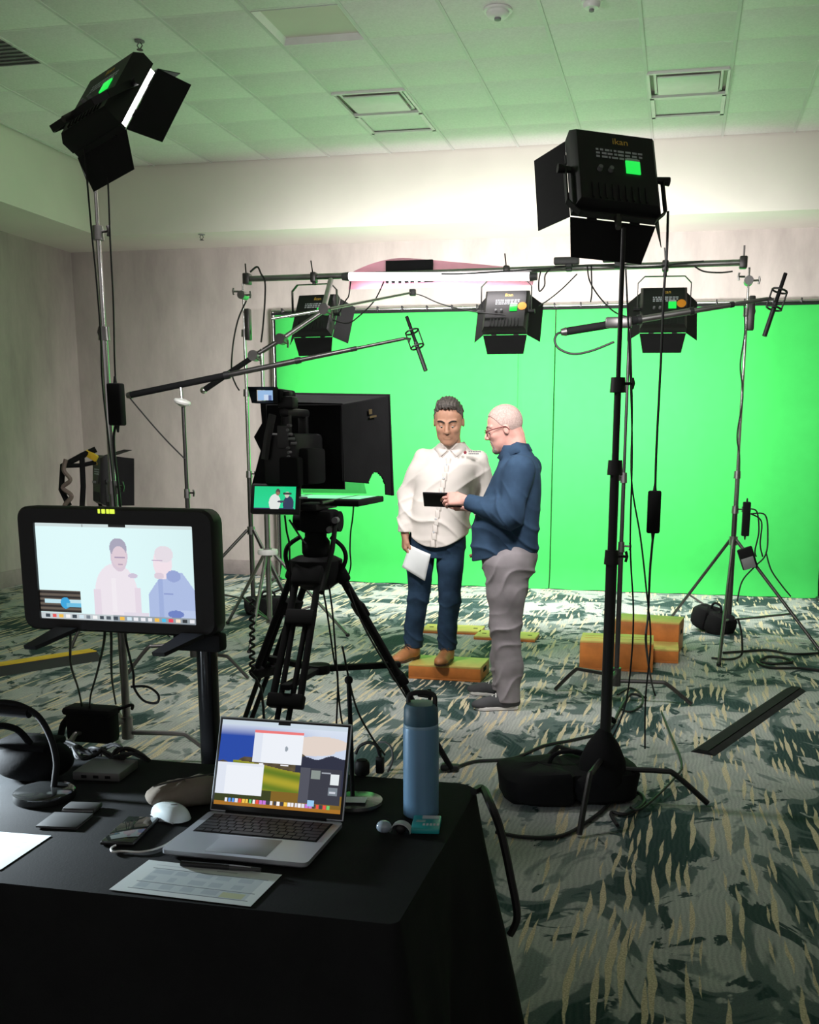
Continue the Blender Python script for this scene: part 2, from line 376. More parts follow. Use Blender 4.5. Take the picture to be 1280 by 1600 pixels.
for (i, j), kind in special.items():
    cx, cy = (xs[i] + xs[i + 1]) / 2, (ys[j] + ys[j + 1]) / 2; w, d = xs[i + 1] - xs[i] - .03, ys[j + 1] - ys[j] - .03
    key = min((k for k in wh if k[1] == kind), key=lambda k: abs(k[0] - cx))
    if kind == 'troffer':
        t = thing('ceiling_light', wh[key], 'ceiling light', (cx, cy, ZC))
        h = .10
        mb = MB()
        for sx in (-1, 1): mb.plate([(cx + sx * w / 2, cy - d / 2, ZC), (cx + sx * w / 2, cy + d / 2, ZC), (cx + sx * (w / 2 - .06), cy + d / 2 - .05, ZC + h), (cx + sx * (w / 2 - .06), cy - d / 2 + .05, ZC + h)], .004)
        for sy in (-1, 1): mb.plate([(cx - w / 2, cy + sy * d / 2, ZC), (cx + w / 2, cy + sy * d / 2, ZC), (cx + w / 2 - .06, cy + sy * (d / 2 - .05), ZC + h), (cx - w / 2 + .06, cy + sy * (d / 2 - .05), ZC + h)], .004)
        mb.build('housing', M['white'], t)
        mb = MB()
        for q in range(2):
            yy = cy - d / 4 + q * d / 2
            prof = [(yy + (k / 8 - .5) * d * .42, ZC + h - .01 - .028 * math.sin(PI * k / 8)) for k in range(9)]
            vs = [(cx + sx * (w / 2 - .07), y_, z_) for sx in (-1, 1) for y_, z_ in prof]
            mb.add(vs, [(k, k + 1, 10 + k, 9 + k) for k in range(8)])
        mb.build('reflector', M['louver'], t)
        MB().box((cx, cy, ZC + h + .006), (w - .1, d - .08, .008)).build('back_plate', M['louver'], t)
    elif kind == 'diffuser':
        t = thing('air_diffuser', wh[key], 'air vent', (cx, cy, ZC))
        mb = MB()
        for k, (rr, zz) in enumerate(((.5, .0), (.42, .02))):
            for sx in (-1, 1): mb.box((cx + sx * w * rr, cy, ZC + zz - .005), (.02, d * rr * 2, .02))
            for sy in (-1, 1): mb.box((cx, cy + sy * d * rr, ZC + zz - .005), (w * rr * 2, .02, .02))
        mb.build('frame', M['white'], t)
        MB().box((cx, cy, ZC + .05), (w * .98, d * .98, .01)).build('duct_throat', M['matte'], t)
        MB().box((cx, cy, ZC - .012), (w * .78, d * .72, .012), bev=.004).build('plate', M['white'], t)
    elif kind == 'return':
        t = thing('return_grille', wh[key], 'air vent', (cx, cy, ZC))
        mb = MB()
        for sx in (-1, 1): mb.box((cx + sx * (w / 2 - .015), cy, ZC - .002), (.03, d, .014))
        for sy in (-1, 1): mb.box((cx, cy + sy * (d / 2 - .015), ZC - .002), (w, .03, .014))
        mb.build('frame', M['white'], t); MB().box((cx, cy, ZC + .016), (w - .05, d - .05, .008)).build('panel', M['tile'], t)
    else:
        t = thing('ceiling_vent', wh[key], 'air vent', (cx, cy, ZC))
        MB().box((cx, cy, ZC + .01), (w, d, .01)).build('backing', M['ventgrey'], t)
        for k in range(9): MB().box((cx, cy - d / 2 + d * (k + .5) / 9, ZC - .002), (w, .02, .004), Euler((.5, 0, 0))).build('slat', M['ventgrey'], t)
def detector(px, py, label, r=.075, m='white'):
    c = F(px, py, ZC); t = thing('smoke_detector', label, 'smoke detector', c)
    MB().lathe([(r * 1.25, 0), (r * 1.25, -.012), (r, -.016), (r, -.03), (r * .8, -.045), (r * .3, -.05)], c, 20).build('base', M['white'], t)
    MB().lathe([(r * .3, -.045), (r * .3, -.062), (r * .15, -.066)], c, 12).build('sensor', M['grey'], t)
detector(778, 15, 'round smoke detector on the ceiling left of the right key light')
detector(925, 1, 'second round ceiling fitting at the top edge of the photo', .055)
def sprinkler(p, label):
    t = thing('fire_sprinkler', label, 'sprinkler', p)
    MB().lathe([(.035, 0), (.035, -.006), (.012, -.010)], p, 16).build('flange', M['grey'], t)
    mb = MB()
    for s in (-1, 1): mb.tube([Vector(p) + Vector((s * .006, 0, -.008)), Vector(p) + Vector((s * .02, 0, -.03)), Vector(p) + Vector((0, 0, -.055))], .004, 6)
    mb.build('yoke', M['darksteel'], t); MB().lathe([(.022, -.055), (.022, -.059), (.006, -.06)], p, 12).build('deflector', M['darksteel'], t)
sprinkler(F(218, 64, ZC), 'fire sprinkler head on the ceiling above the left key light')
sprinkler(F(250, 186, ZC), 'fire sprinkler head on the ceiling behind the left key light')
sprinkler(F(315, 366, ZS), 'fire sprinkler head under the back soffit at the left')
sprinkler(F(857, 523, ZS) if False else F(855, 343, ZS), 'fire sprinkler head under the back soffit beside the right key light')

# ================================================================ green screen
YG = 10.9; GX0, GX1 = P(428, 600, YG).x, P(1279, 900, YG).x; GZ = P(640, 485, YG).z
scr = thing('green_screen', 'wide chroma green fabric backdrop stretched on a silver pipe frame', 'green screen', ((GX0 + GX1) / 2, YG, 0))
def fabric(x0, x1, nx, name, lift=0.0, y0=0.0):
    nz = 60; vs = []; fs = []
    for i in range(nx + 1):
        for j in range(nz + 1):
            x = x0 + (x1 - x0) * i / nx; z = .006 + (GZ - .02) * j / nz
            e = min(i, nx - i) / nx; w = .004 * math.sin(x * 3.1 + z * 1.3) + .003 * math.sin(x * 9 + 1.1 * z + 2)
            flare = -.07 * max(0, 1 - z / .25) ** 2
            vs.append((x, YG + y0 + w + flare + (.012 if e < .012 else 0), z + .004 * math.sin(x * 14) * (1 - j / nz)))
    for i in range(nx):
        for j in range(nz): a = i * (nz + 1) + j; fs.append((a, a + nz + 1, a + nz + 2, a + 1))
    return MB().add(vs, fs).build(name, M['green_fab'], scr)
xa, xb = P(807, 700, YG).x, P(863, 700, YG).x
fabric(GX0 + .03, xa, 40, 'fabric_panel'); fabric(xa + .004, xb, 12, 'fabric_panel', y0=-.006); fabric(xb + .012, GX1, 40, 'fabric_panel', y0=-.012)
MB().tube([(GX0, YG + .03, .02), (GX0, YG + .03, GZ + .02)], .024, 12).build('frame_pole', M['chrome'], scr)
MB().tube([(GX1 + .03, YG + .03, .02), (GX1 + .03, YG + .03, GZ + .02)], .024, 12).build('frame_pole', M['chrome'], scr)
MB().tube([(GX0 - .01, YG + .03, GZ + .02), (GX1 + .03, YG + .03, GZ + .02)], .024, 12).build('frame_pole', M['chrome'], scr)
MB().box(((GX0 + GX1) / 2, YG - .012, GZ - .012), (GX1 - GX0, .014, .022)).build('top_hem', M['matte'], scr)
MB().box((GX0 + .028, YG - .004, GZ / 2), (.014, .014, GZ - .1)).build('side_hem', M['matte'], scr)
for k in range(22):
    x = GX0 + .12 + (GX1 - GX0 - .2) * k / 21
    MB().box((x, YG - .005, GZ + .02), (.014, .05, .05), bev=.004).build('clip', M['black'], scr)
for sx in (GX0, GX1 + .03): MB().box((sx, YG + .03, .012), (.10, .5, .024), bev=.006).build('foot', M['darksteel'], scr)

# ================================================================ lights and stands
def basis(aim):                              # local +Y = the way a lamp shines, +Z up
    f = Vector(aim).normalized(); x = f.cross(Vector((0, 0, 1))).normalized(); z = x.cross(f); return x, f, z
def panel_light(pos, aim, label, group, power, yoke='up', sticker=False, doors=(40, 40, 55, 55), roll=0.0, hang_to=None, color=(1, .97, .95), drop=.16, lit=True, spread=150, swing=0.0, gap=.006):
    pos = Vector(pos); x, f, z = basis(Vector(aim) - pos)
    R = Matrix(((x.x, f.x, z.x, 0), (x.y, f.y, z.y, 0), (x.z, f.z, z.z, 0), (0, 0, 0, 1))) @ Matrix.Rotation(roll, 4, 'Y')
    T = Matrix.Translation(pos) @ R
    t = thing('panel_light', label, 'studio light', pos, group)
    w, h, d = .36, .37, .085
    mb = MB(); mb.M = T     # housing: back plate smaller than the front, sloped sides
    a, bk = (w / 2, h / 2), (w / 2 - .02, h / 2 - .02)
    vs = [(sx * bk[0], -d / 2, sz * bk[1]) for sx, sz in ((-1, -1), (1, -1), (1, 1), (-1, 1))] + [(sx * a[0], -d / 2 + .03, sz * a[1]) for sx, sz in ((-1, -1), (1, -1), (1, 1), (-1, 1))] + [(sx * a[0], d / 2, sz * a[1]) for sx, sz in ((-1, -1), (1, -1), (1, 1), (-1, 1))]
    fs = [(3, 2, 1, 0), (8, 9, 10, 11)] + [(k + i, k + (i + 1) % 4, k + 4 + (i + 1) % 4, k + 4 + i) for k in (0, 4) for i in range(4)]
    mb.add(vs, fs); hs = mb.build('housing', M['black'], t)
    mb = MB(); mb.M = T; mb.box((0, d / 2 + gap / 2, 0), (w - .03, gap, h - .03)); mb.build('diffuser', M['lamp'] if lit else M['white'], t)
    if gap > .01: mb = MB(); mb.M = T; mb.box((0, d / 2 + gap / 2, -h / 2 + .006), (w - .02, gap, .016)); mb.build('lip', M['black'], t)
    # back face details: heat sink fins, logo, specification print, display, knobs
    mb = MB(); mb.M = T
    for k in range(9): mb.box((-.11 + .0275 * k, -d / 2 - .003, -.125), (.006, .008, .07))
    mb.build('heat_sink', M['black'], hs)
    FM = lambda u, v, off=.0012: T @ face_matrix((u, -d / 2 - off, v), (1, 0, 0), (0, 0, 1))
    text('ikan', .042, FM(.02, .125), M['gold'], hs, 'logo')
    mb = MB(); mb.M = T; r2 = random.Random(3)
    for row in range(3):
        u = -.085
        while u < .10:
            l = r2.uniform(.006, .026); mb.box((u + l / 2, -d / 2 - .0008, .078 - row * .017), (l, .0012, .009)); u += l + r2.uniform(.004, .009)
    mb.build('printed_notes', M['ink'], hs)
    mb = MB(); mb.M = T; mb.box((.065, -d / 2 - .003, .005), (.062, .006, .062), bev=.003); mb.build('display', M['dispgreen'] if lit else M['darkgrey'], t)
    mb = MB(); mb.M = T; mb.box((.065, -d / 2 - .001, .046), (.045, .002, .010)); mb.build('display_label', M['ink'], t)
    for u in (-.075, -.03):
        mb = MB(); mb.M = T; mb.cyl((u, -d / 2, -.02), (u, -d / 2 - .018, -.02), .011, .009, 12); mb.build('dial', M['grey'], t)
    if sticker:
        mb = MB(); mb.M = T; mb.cyl((.135, -d / 2 - .0005, .02), (.135, -d / 2 - .003, .02), .036, .036, 24); mb.build('sticker', M['orange'], t)
    # barn doors: top, bottom, left, right hinged at the front edge
    for k, (ang, nm) in enumerate(zip(doors, ('top', 'bottom', 'side', 'side'))):
        if ang is None: continue
        an = math.radians(ang); L_ = .15; cc, ss = math.cos(an), math.sin(an); y0 = d / 2 + gap; tp = .05
        mb = MB(); mb.M = T
        if k < 2:
            sz = 1 if k == 0 else -1; e = h / 2
            pts = [(-w / 2, y0, sz * e), (w / 2, y0, sz * e), (w / 2 - tp * .6, y0 + cc * L_, sz * (e + ss * L_)), (-w / 2 + tp * .6, y0 + cc * L_, sz * (e + ss * L_))]
        else:
            sx = -1 if k == 2 else 1; e = w / 2
            pts = [(sx * e, y0, -h / 2), (sx * e, y0, h / 2), (sx * (e + ss * L_), y0 + cc * L_, h / 2 - .01), (sx * (e + ss * L_), y0 + cc * L_, -h / 2 + .01)]
        mb.plate(pts, .003); dr = mb.build('barn_door', M['flap'], t)
        mb = MB(); mb.M = T
        a0, a1 = Vector(pts[0]), Vector(pts[1])
        for q in (.25, .75): c_ = a0.lerp(a1, q); dd = (a1 - a0).normalized() * .02; mb = MB(); mb.M = T; mb.cyl(c_ - dd, c_ + dd, .006, .006, 8); mb.build('hinge', M['black'], dr)
    # yoke: U bar on the side pivots
    mb = MB(); mb.M = T.copy() if yoke == 'local' else Matrix.Translation(pos)
    up = 1 if yoke == 'up' else -1
    xh = Vector((x.x, x.y, 0)).normalized() if roll == 0 else (R.to_3x3() @ Vector((1, 0, 0)))
    e = w / 2 + .025; zz = h / 2 + .06 if yoke == 'up' else h / 2 + .02
    zl = Vector((0, 0, up)) if roll == 0 else (R.to_3x3() @ Vector((0, -math.sin(swing), up * math.cos(swing))))
    pts = [-xh * e, -xh * e + zl * (zz - .05), -xh * (e - .05) + zl * zz, xh * (e - .05) + zl * zz, xh * e + zl * (zz - .05), xh * e]
    fdir = xh.cross(zl)
    for p, q in zip(pts, pts[1:]):
        dv = (q - p).normalized(); n_ = dv.cross(fdir).normalized() * .003; b_ = fdir * .014
        mb.add([p - n_ - b_, p + n_ - b_, p + n_ + b_, p - n_ + b_, q - n_ - b_, q + n_ - b_, q + n_ + b_, q - n_ + b_], [(0, 1, 2, 3), (7, 6, 5, 4), (0, 4, 5, 1), (1, 5, 6, 2), (2, 6, 7, 3), (3, 7, 4, 0)])
    yk = mb.build('yoke', M['black'], t)
    for s in (-1, 1):
        mb = MB(); mb.M = Matrix.Translation(pos); mb.cyl(xh * s * (w / 2 - .005), xh * s * (e + .03), .012, .018, 10); mb.build('tilt_knob', M['black'], t)
    mount = pos + zl * zz
    mb = MB(); mb.cyl(mount - zl * .005, mount + zl * .05, .016, .013, 10); mb.build('spigot', M['darksteel'], t)
    if lit and power:
        la = bpy.data.lights.new('panel_lamp', 'AREA'); la.shape = 'RECTANGLE'; la.size = w - .04; la.size_y = h - .04; la.energy = power; la.color = color; la.spread = math.radians(spread)
        lo = bpy.data.objects.new('panel_lamp', la); C.objects.link(lo); lo.parent = t
        R3 = R.to_3x3() @ Matrix.Rotation(math.radians(90), 3, 'X')      # lamp's -Z along local +Y
        lo.matrix_local = Matrix.Translation(R.to_3x3() @ Vector((0, d / 2 + gap + .006, 0))) @ R3.to_4x4()
    return t, mount + zl * .05

def knob(c, d, m='black', name='knob', parent=None, s=1.0):
    c = Vector(c); d = Vector(d).normalized(); mb = MB()
    mb.cyl(c, c + d * .035 * s, .006 * s, .006 * s, 8); e = c + d * .035 * s; o = d.cross(Vector((0, 0, 1)))
    if o.length < .1: o = Vector((1, 0, 0))
    mb.tube([e - Vector((0, 0, .022 * s)), e + d * .006, e + Vector((0, 0, .022 * s))], .006 * s, 6)
    return mb.build(name, M[m], parent)
def column(t, base, z0, ztop, joints, m1, m2, r=.018, lean=(0, 0)):
    zs = [z0] + joints + [ztop]; b = Vector(base)
    at = lambda z: Vector((b.x + lean[0] * z, b.y + lean[1] * z, z))
    for k in range(len(zs) - 1):
        rr = r * (1 - .2 * k)
        MB().cyl(at(zs[k]), at(zs[k + 1]), rr, rr, 12).build('pole', M[m1 if k == 0 else m2], t)
    for k, z in enumerate(joints):
        cl = MB().cyl(at(z) - Vector((0, 0, .035)), at(z) + Vector((0, 0, .025)), r * 1.35, r * 1.2, 12).build('collar', M['black' if m1 in ('black', 'matte') else 'steel'], t)
        knob(at(z) + Vector((r, 0, 0)), (1 if k % 2 == 0 else -1, -.25, 0), 'black' if m1 in ('black', 'matte') else 'darksteel', 'knob', cl)
    return at
def turtle_stand(base, ztop, joints, legs, label, m1='black', m2='black', r=.018, hub=.17, name='light_stand', lean=(0, 0), reach=.45, legm=None, group=None):
    b = Vector((base[0], base[1], 0)); t = thing(name, label, 'light stand', b, group)
    at = column(t, b, hub - .05, ztop, joints, m1, m2, r, lean)
    MB().cyl(b + Vector((0, 0, hub - .06)), b + Vector((0, 0, hub + .05)), .028, .028, 14).build('hub', M[legm or m1], t)
    for k, a in enumerate(legs):
        u = Vector((math.cos(a), math.sin(a), 0)); zz = hub - .03 + .03 * k
        MB().tube([b + u * .02 + Vector((0, 0, zz)), b + u * reach * .55 + Vector((0, 0, zz)), b + u * reach * .68 + Vector((0, 0, zz - .015)), b + u * reach + Vector((0, 0, .012))], .0125, 8, 4).build('leg', M[legm or m1], t)
    return t, at
def tripod_stand(base, apex, low, ztop, joints, feet, label, m1='steel', m2='chrome', r=.019, legm=None):
    b = Vector((base[0], base[1], 0)); t = thing('light_stand', label, 'light stand', b)
    at = column(t, b, low, ztop, joints, m1, m2, r)
    MB().cyl(at(apex - .04), at(apex + .03), .034, .034, 12).build('collar', M['steel'], t)
    MB().cyl(at(low), at(low + .05), .03, .03, 12).build('lower_collar', M['steel'], t)
    for i, fo in enumerate(feet):
        fo = Vector((fo[0], fo[1], .012)); top = at(apex); u = (fo - b); u.z = 0; u = u.normalized(); a0 = top + u * .035
        lg = MB().cyl(a0, fo, .014, .013, 10).build('leg', M[legm[i] if legm else m1], t)
        MB().sphere(fo, .018, 10, 6).build('rubber_foot', M['rubber'], lg)
        k = (low + .03 - .012) / (apex - .012); k = min(max(k + .18, .22), .6)
        MB().cyl(at(low + .025) + u * .03, a0.lerp(fo, 1 - k), .009, .009, 8).build('brace', M['darksteel'], t)
    return t, at
def sandbag(c, size, yaw, label, tilt=0.0):
    """two filled pouches joined by a saddle with a webbing handle"""
    t = thing('sandbag', label, 'sandbag', c); c = Vector(c)
    Rz = Matrix.Rotation(yaw, 4, 'Z') @ Matrix.Rotation(tilt, 4, 'Y')
    for s in (-1, 1):
        mb = MB(); mb.M = Matrix.Translation(c) @ Rz
        n, m_ = 18, 12; vs = []; fs = []
        for j in range(m_ + 1):
            a = -PI / 2 + PI * j / m_
            for i in range(n):
                b = 2 * PI * i / n; q = .48
                ex = lambda v: math.copysign(abs(v) ** q, v)
                wob = 1 + .06 * math.sin(3 * b + s) + .05 * math.sin(5 * a + b * 2)
                vs.append((s * size[0] * .23 + ex(math.cos(a)) * ex(math.cos(b)) * size[0] * .27 * wob, ex(math.cos(a)) * ex(math.sin(b)) * size[1] * .5 * wob, size[2] * .5 + ex(math.sin(a)) * size[2] * .5 * wob))
        for j in range(m_):
            for i in range(n): k = (i + 1) % n; fs.append((j * n + i, j * n + k, (j + 1) * n + k, (j + 1) * n + i))
        mb.add(vs, fs); mb.build('pouch', M['bag'], t)
    mb = MB(); mb.M = Matrix.Translation(c) @ Rz; mb.box((0, 0, size[2] * .75), (size[0] * .45, size[1] * .85, size[2] * .35), bev=.03); mb.build('saddle', M['bag'], t)
    mb = MB(); mb.M = Matrix.Translation(c) @ Rz
    mb.tube([(-size[0] * .16, 0, size[2] * .85), (-size[0] * .10, 0, size[2] * 1.25), (size[0] * .10, 0, size[2] * 1.25), (size[0] * .16, 0, size[2] * .85)], .010, 6, 4); mb.build('handle', M['bag'], t)
    return t

# --- the overhead rig: two tall stands and a crossbar with three panels and a tube light
YB = 8.6
bl, br = P(383, 436, YB), P(1166, 410, YB)
MB_ = MB().tube([bl, br], .024, 14)
bar = thing('crossbar', 'long grey pipe clamped across two tall stands above the green screen', 'pipe', (bl + br) / 2)
MB_.build('pipe', M['steel'], bar)
for p in (bl + Vector((.02, 0, 0)), br - Vector((.02, 0, 0))):
    MB().box(p, (.06, .08, .09), bev=.01).build('clamp', M['darksteel'], bar)
    MB().tube([p + Vector((-.0, -.02, .02)), p + Vector((0, -.03, .12))], .007, 6).build('clamp_bolt', M['darksteel'], bar)
lst, latL = tripod_stand((bl.x - .03, YB + .02), P(380, 828, YB).z, .10, bl.z - .03, [1.25, 1.95, 2.45], [(bl.x - .62, YB - .55), (bl.x + .5, YB - .25), (bl.x + .05, YB + .65)], 'tall steel tripod stand holding the left end of the crossbar', 'darksteel', 'chrome', .021)
rst, latR = tripod_stand((br.x + .03, YB + .05), P(1152, 845, YB).z, .09, br.z - .03, [1.02, 1.30, 2.55], [(-.02, 9.2), (.335, 7.33), (1.10, 7.98)], 'tall steel tripod stand holding the right end of the crossbar', 'darksteel', 'chrome', .021, legm=['darksteel', 'yellowsteel', 'darksteel'] if False else None)
for st, at_, zt in ((lst, latL, bl.z), (rst, latR, br.z)):
    g = MB().cyl(at_(zt - .13) + Vector((0, -.05, 0)), at_(zt - .13) + Vector((0, .05, 0)), .035, .035, 16).build('grip_head', M['steel'], st)
    knob(at_(zt - .13) + Vector((.03, -.02, 0)), (1, -.2, 0), 'steel', 'grip_knob', g, 1.3); knob(at_(zt - .10) + Vector((-.03, -.02, 0)), (-1, -.2, 0), 'steel', 'grip_knob', g, 1.3)
    MB().box(at_(zt - .42) + Vector((.035, 0, .05)), (.05, .06, .26), bev=.01).build('cheese_plate', M['darksteel'], st)
hung = []
for k, (px, name) in enumerate(((492, 'left'), (791, 'middle'), (1037, 'right'))):
    c = P(px, (492, 487, 483)[k], YB - .02)
    lab = ['black panel light hung at the left end of the crossbar, behind the grip arm', 'black panel light with orange sticker hung at the middle of the crossbar', 'black panel light with orange sticker hung near the right end of the crossbar'][k]
    t, mt = panel_light(c, (c.x + (.25, .0, -.15)[k], YG, 1.35), lab, 'panel lights hung from the crossbar', P_SCREEN, 'up', k > 0, (None, 50, 38, 38), spread=162)
    zbar = bl.z + (br.z - bl.z) * (c.x - bl.x) / (br.x - bl.x)
    cl = MB().box((mt.x, mt.y, zbar - .01), (.05, .075, .085), bev=.012).build('pipe_clamp', M['darksteel'], t)
    MB().tube([(mt.x, mt.y - .03, zbar + .02), (mt.x - .012, mt.y - .035, zbar + .12)], .006, 6).build('clamp_handle', M['darksteel'], cl)
    MB().cyl(mt - Vector((0, 0, .05)), (mt.x, mt.y, zbar - .02), .013, .013, 8).build('drop_pin', M['darksteel'], t)
# tube light with a pink gel sheet and a black clip board
ta, tb = P(546, 432, YB - .06), P(828, 432, YB - .06)
tub = thing('tube_light', 'lit white tube light with a pink gel sheet under the crossbar', 'tube light', (ta + tb) / 2)
MB().tube([ta, tb], .033, 16).build('lit_tube', M['tube'], tub)
for p, s in ((ta, -1), (tb, 1)): MB().cyl(p, p + Vector((s * .06, 0, .0)), .036, .03, 14).build('end_cap', M['darkgrey'], tub)
M['gel'] = mat('pink_gel', (.78, .30, .42), .4, var=.05, alpha=.88)
mb = MB(); n = 24; vs = []; fs = []
for i in range(n + 1):
    u = i / n; x = ta.x - .05 + (tb.x - ta.x + .06) * u
    hgt = .03 + .125 * (math.sin(PI * min(1, u * 1.6 + .0)) ** .8 if u < .31 else (1 - (u - .31) / .69) ** .9)
    for j in range(9):
        v = j / 8; a = PI * (.5 + v)              # a trough open to the camera, wrapped behind the tube
        vs.append((x, YB + .06 + .05 * -math.cos(a) * 0 + .03 * math.sin(v * PI), ta.z - .085 + (hgt + .085) * v))
for i in range(n):
    for j in range(8): a = i * 9 + j; fs.append((a, a + 9, a + 10, a + 1))
mb.add(vs, fs).build('gel_sheet', M['gel'], tub)
p0, p1 = P(602, 408, YB + .02), P(676, 441, YB + .02)
MB().box(((p0.x + p1.x) / 2, YB + .04, (p0.z + p1.z) / 2 + .005), (p1.x - p0.x, .02, abs(p0.z - p1.z)), bev=.004).build('ballast_plate', M['matte'], tub)
mb = MB(); r2 = random.Random(5)
for k in range(6): mb.box((p0.x + .04 + .055 * k, YB + .028, p1.z + .018), (r2.uniform(.012, .03), .003, r2.uniform(.02, .04)))
mb.build('printed_label', M['ink'], tub)
tl = bpy.data.lights.new('tube_lamp', 'AREA'); tl.shape = 'RECTANGLE'; tl.size = 1.4; tl.size_y = .05; tl.energy = P_TUBE; tl.color = (1, .93, .94)
to = bpy.data.objects.new('tube_lamp', tl); C.objects.link(to); to.parent = tub
to.location = (0, -.02, -.045); to.rotation_euler = (math.radians(35), 0, 0)
# bar ballasts and dangling cables
for px, lab in ((886, 'left'), (962, 'right')):
    c = P(px, (415, 411)[lab == 'right'], YB + .01)
    o = MB().box(c + Vector((0, -.03, .03)), (.20, .06, .055), bev=.01).box(c + Vector((.02, -.03, -.02)), (.05, .05, .06), bev=.008)
    single('ballast', o, M['darkgrey'], 'small dark ballast box strapped to the crossbar, %s one of two' % lab, 'ballast', 'ballasts on the crossbar')

# --- left key light
kb = Vector((-2.62, 4.36, 0))
tL, mL = panel_light((-2.49, 4.36, 2.97), (-1.34, 6.2, 1.45), 'black panel light with lit edge on the tall stand at the left', 'key lights', P_KEYL, 'down', False, (48, 42, 40, 38), roll=math.radians(-12), swing=.42, gap=.026)
tLs, atL = turtle_stand((mL.x - .02 - .0, 4.40), mL.z - .02, [1.33, 2.02, 2.45], [math.radians(a) for a in (8, 128, 248)], 'tall chrome stand rising behind the desk monitor under the left key light', 'steel', 'chrome', .019, .17, lean=(0, 0))
# --- right key light
tR, mR = panel_light((-.315, 4.45, 2.60), (-1.25, 6.55, 1.35), 'large black panel light with green display on the tall right stand', 'key lights', P_KEYR, 'down', False, (30, 42, 42, 30), roll=math.radians(4))
tRs, atR = turtle_stand((mR.x + .02, mR.y), mR.z + .0, [1.08, 1.45, 1.78], [math.radians(a) for a in (5, 140, 262)], 'tall black stand under the large right panel light', 'black', 'black', .024, .18)
# --- low panel light by the side wall
tl_, ml_ = panel_light(P(160, 750, 7.2), P(160, 750, 7.2) + Vector((.75, .65, -.05)), 'black panel light seen side-on behind the desk monitor', 'low light', 0, 'down', False, (20, 20, 20, 20), lit=False)
turtle_stand((ml_.x, ml_.y), ml_.z, [.8], [math.radians(a) for a in (20, 140, 260)], 'short stand under the panel light seen side-on behind the desk monitor', 'darksteel', 'darksteel', .016)
fr = [P(150, 702, 7.0), P(128, 712, 6.95), P(98, 728, 6.9), P(96, 765, 6.9), P(108, 790, 6.9)]
MB().tube(fr, .022, 8).build('accessory_frame', M['matte'], tl_); MB().tube([P(128, 712, 6.95), P(130, 760, 6.95), P(128, 800, 6.95)], .020, 8).build('accessory_frame', M['matte'], tl_); MB().tube([P(98, 728, 6.9), P(128, 727, 6.95), P(150, 722, 7.0)], .016, 8).build('accessory_frame', M['matte'], tl_)
MB().box(P(143, 712, 6.97), (.10, .03, .05), Euler((0, .5, 0)), bev=.008).build('tape', M['yellow'], tl_)
# --- boom stands with shotgun microphones
def boom(base, hz, a, b, label, m, thick=.018, stand_lab='', mic_lab='', micd=None, legs=(10, 130, 250), standm='darksteel', hub=.17, joints=None, micc=None):
    a, b = Vector(a), Vector(b)
    st, at = turtle_stand(base, hz, joints or [hz * .55], [math.radians(q) for q in legs], stand_lab, standm, standm, .015, hub)
    bo = thing('boom_pole', label, 'boom pole', a.lerp(b, .4)); zs = [0, .36, .62, .82, 1]
    for k in range(4):
        rr = thick * (1 - .17 * k); sg = MB().cyl(a.lerp(b, zs[k]), a.lerp(b, zs[k + 1]), rr, rr, 12).build('boom_section', M[m if k else 'matte'], bo)
        if k: MB().cyl(a.lerp(b, zs[k] - .008), a.lerp(b, zs[k] + .012), rr * 1.5, rr * 1.4, 12).build('locking_ring', M['black'], sg)
    MB().cyl(a, a + (a - b).normalized() * .03, thick * 1.15, thick * .8, 12).build('end_cap', M['steel'], bo)
    c = Vector(micc if micc is not None else b); md = Vector(micd).normalized()
    mi = thing('shotgun_microphone', mic_lab, 'microphone', c)
    MB().cyl(c - md * .15, c + md * .20, .011, .011, 12).build('barrel', M['matte'], mi)
    MB().cyl(c + md * .02, c + md * .21, .0135, .0135, 12).build('interference_tube', M['black'], mi)
    side = md.cross(Vector((0, 1, 0))).normalized()
    for s in (-.05, .05):
        ring = [c + md * s + (side * math.cos(q) + md.cross(side) * math.sin(q)) * .042 for q in [2 * PI * i / 12 for i in range(13)]]
        MB().tube(ring, .006, 6).build('shock_ring', M['black'], mi)
    for q in (side, -side): MB().tube([c + q * .042 - md * .05, c + q * .042 + md * .05], .005, 6).build('shock_bar', M['black'], mi)
    MB().tube([b, b.lerp(c, .6), c - side * .04], .008, 6).build('swivel', M['darksteel'], mi)
    return st, at, bo
bs, bat, bo1 = boom((-3.145, 6.26), 1.775, P(205, 617, 6.28), P(632, 529, 6.42), 'long dark boom pole reaching from the left toward the two men', 'darksteel', .021, 'thin dark stand carrying the left boom pole', 'black shotgun microphone above the man in the white shirt', micd=P(662, 568, 6.42) - P(638, 500, 6.46), micc=P(648, 530, 6.42), joints=[P(292, 770, 6.26).z], legs=(-15, 105, 215))
# pivot dish on top of the left boom stand
mb = MB().lathe([(.012, -.03), (.05, -.012), (.055, .0), (.05, .012), (.02, .02)], (-3.15, 6.26, P(288, 628, 6.27).z), 20, Matrix.Rotation(.25, 4, 'Y')); mb.build('pivot_dish', M['white'], bs)
MB().tube([(-3.15, 6.26, P(288, 628, 6.27).z), (-3.16, 6.27, P(290, 606, 6.27).z)], .010, 8).build('cradle', M['chrome'], bs)
bs2, bat2, bo2 = boom((-.315, 6.08), P(975, 512, 6.1).z, P(885, 518, 6.02), P(1200, 467, 6.3), 'long silver boom pole crossing in front of the right hung light', 'steel', .022, 'black stand carrying the right boom pole behind the right key light stand', 'black shotgun microphone at the right end of the silver boom pole', micd=P(1199, 512, 6.3) - P(1226, 432, 6.34), micc=P(1214, 468, 6.3), joints=[.95, 1.35], legs=(5, 150, 265), standm='darksteel')
MB().box(P(967, 504, 6.07), (.15, .05, .06), bev=.012).build('grip_head', M['darksteel'], bs2)
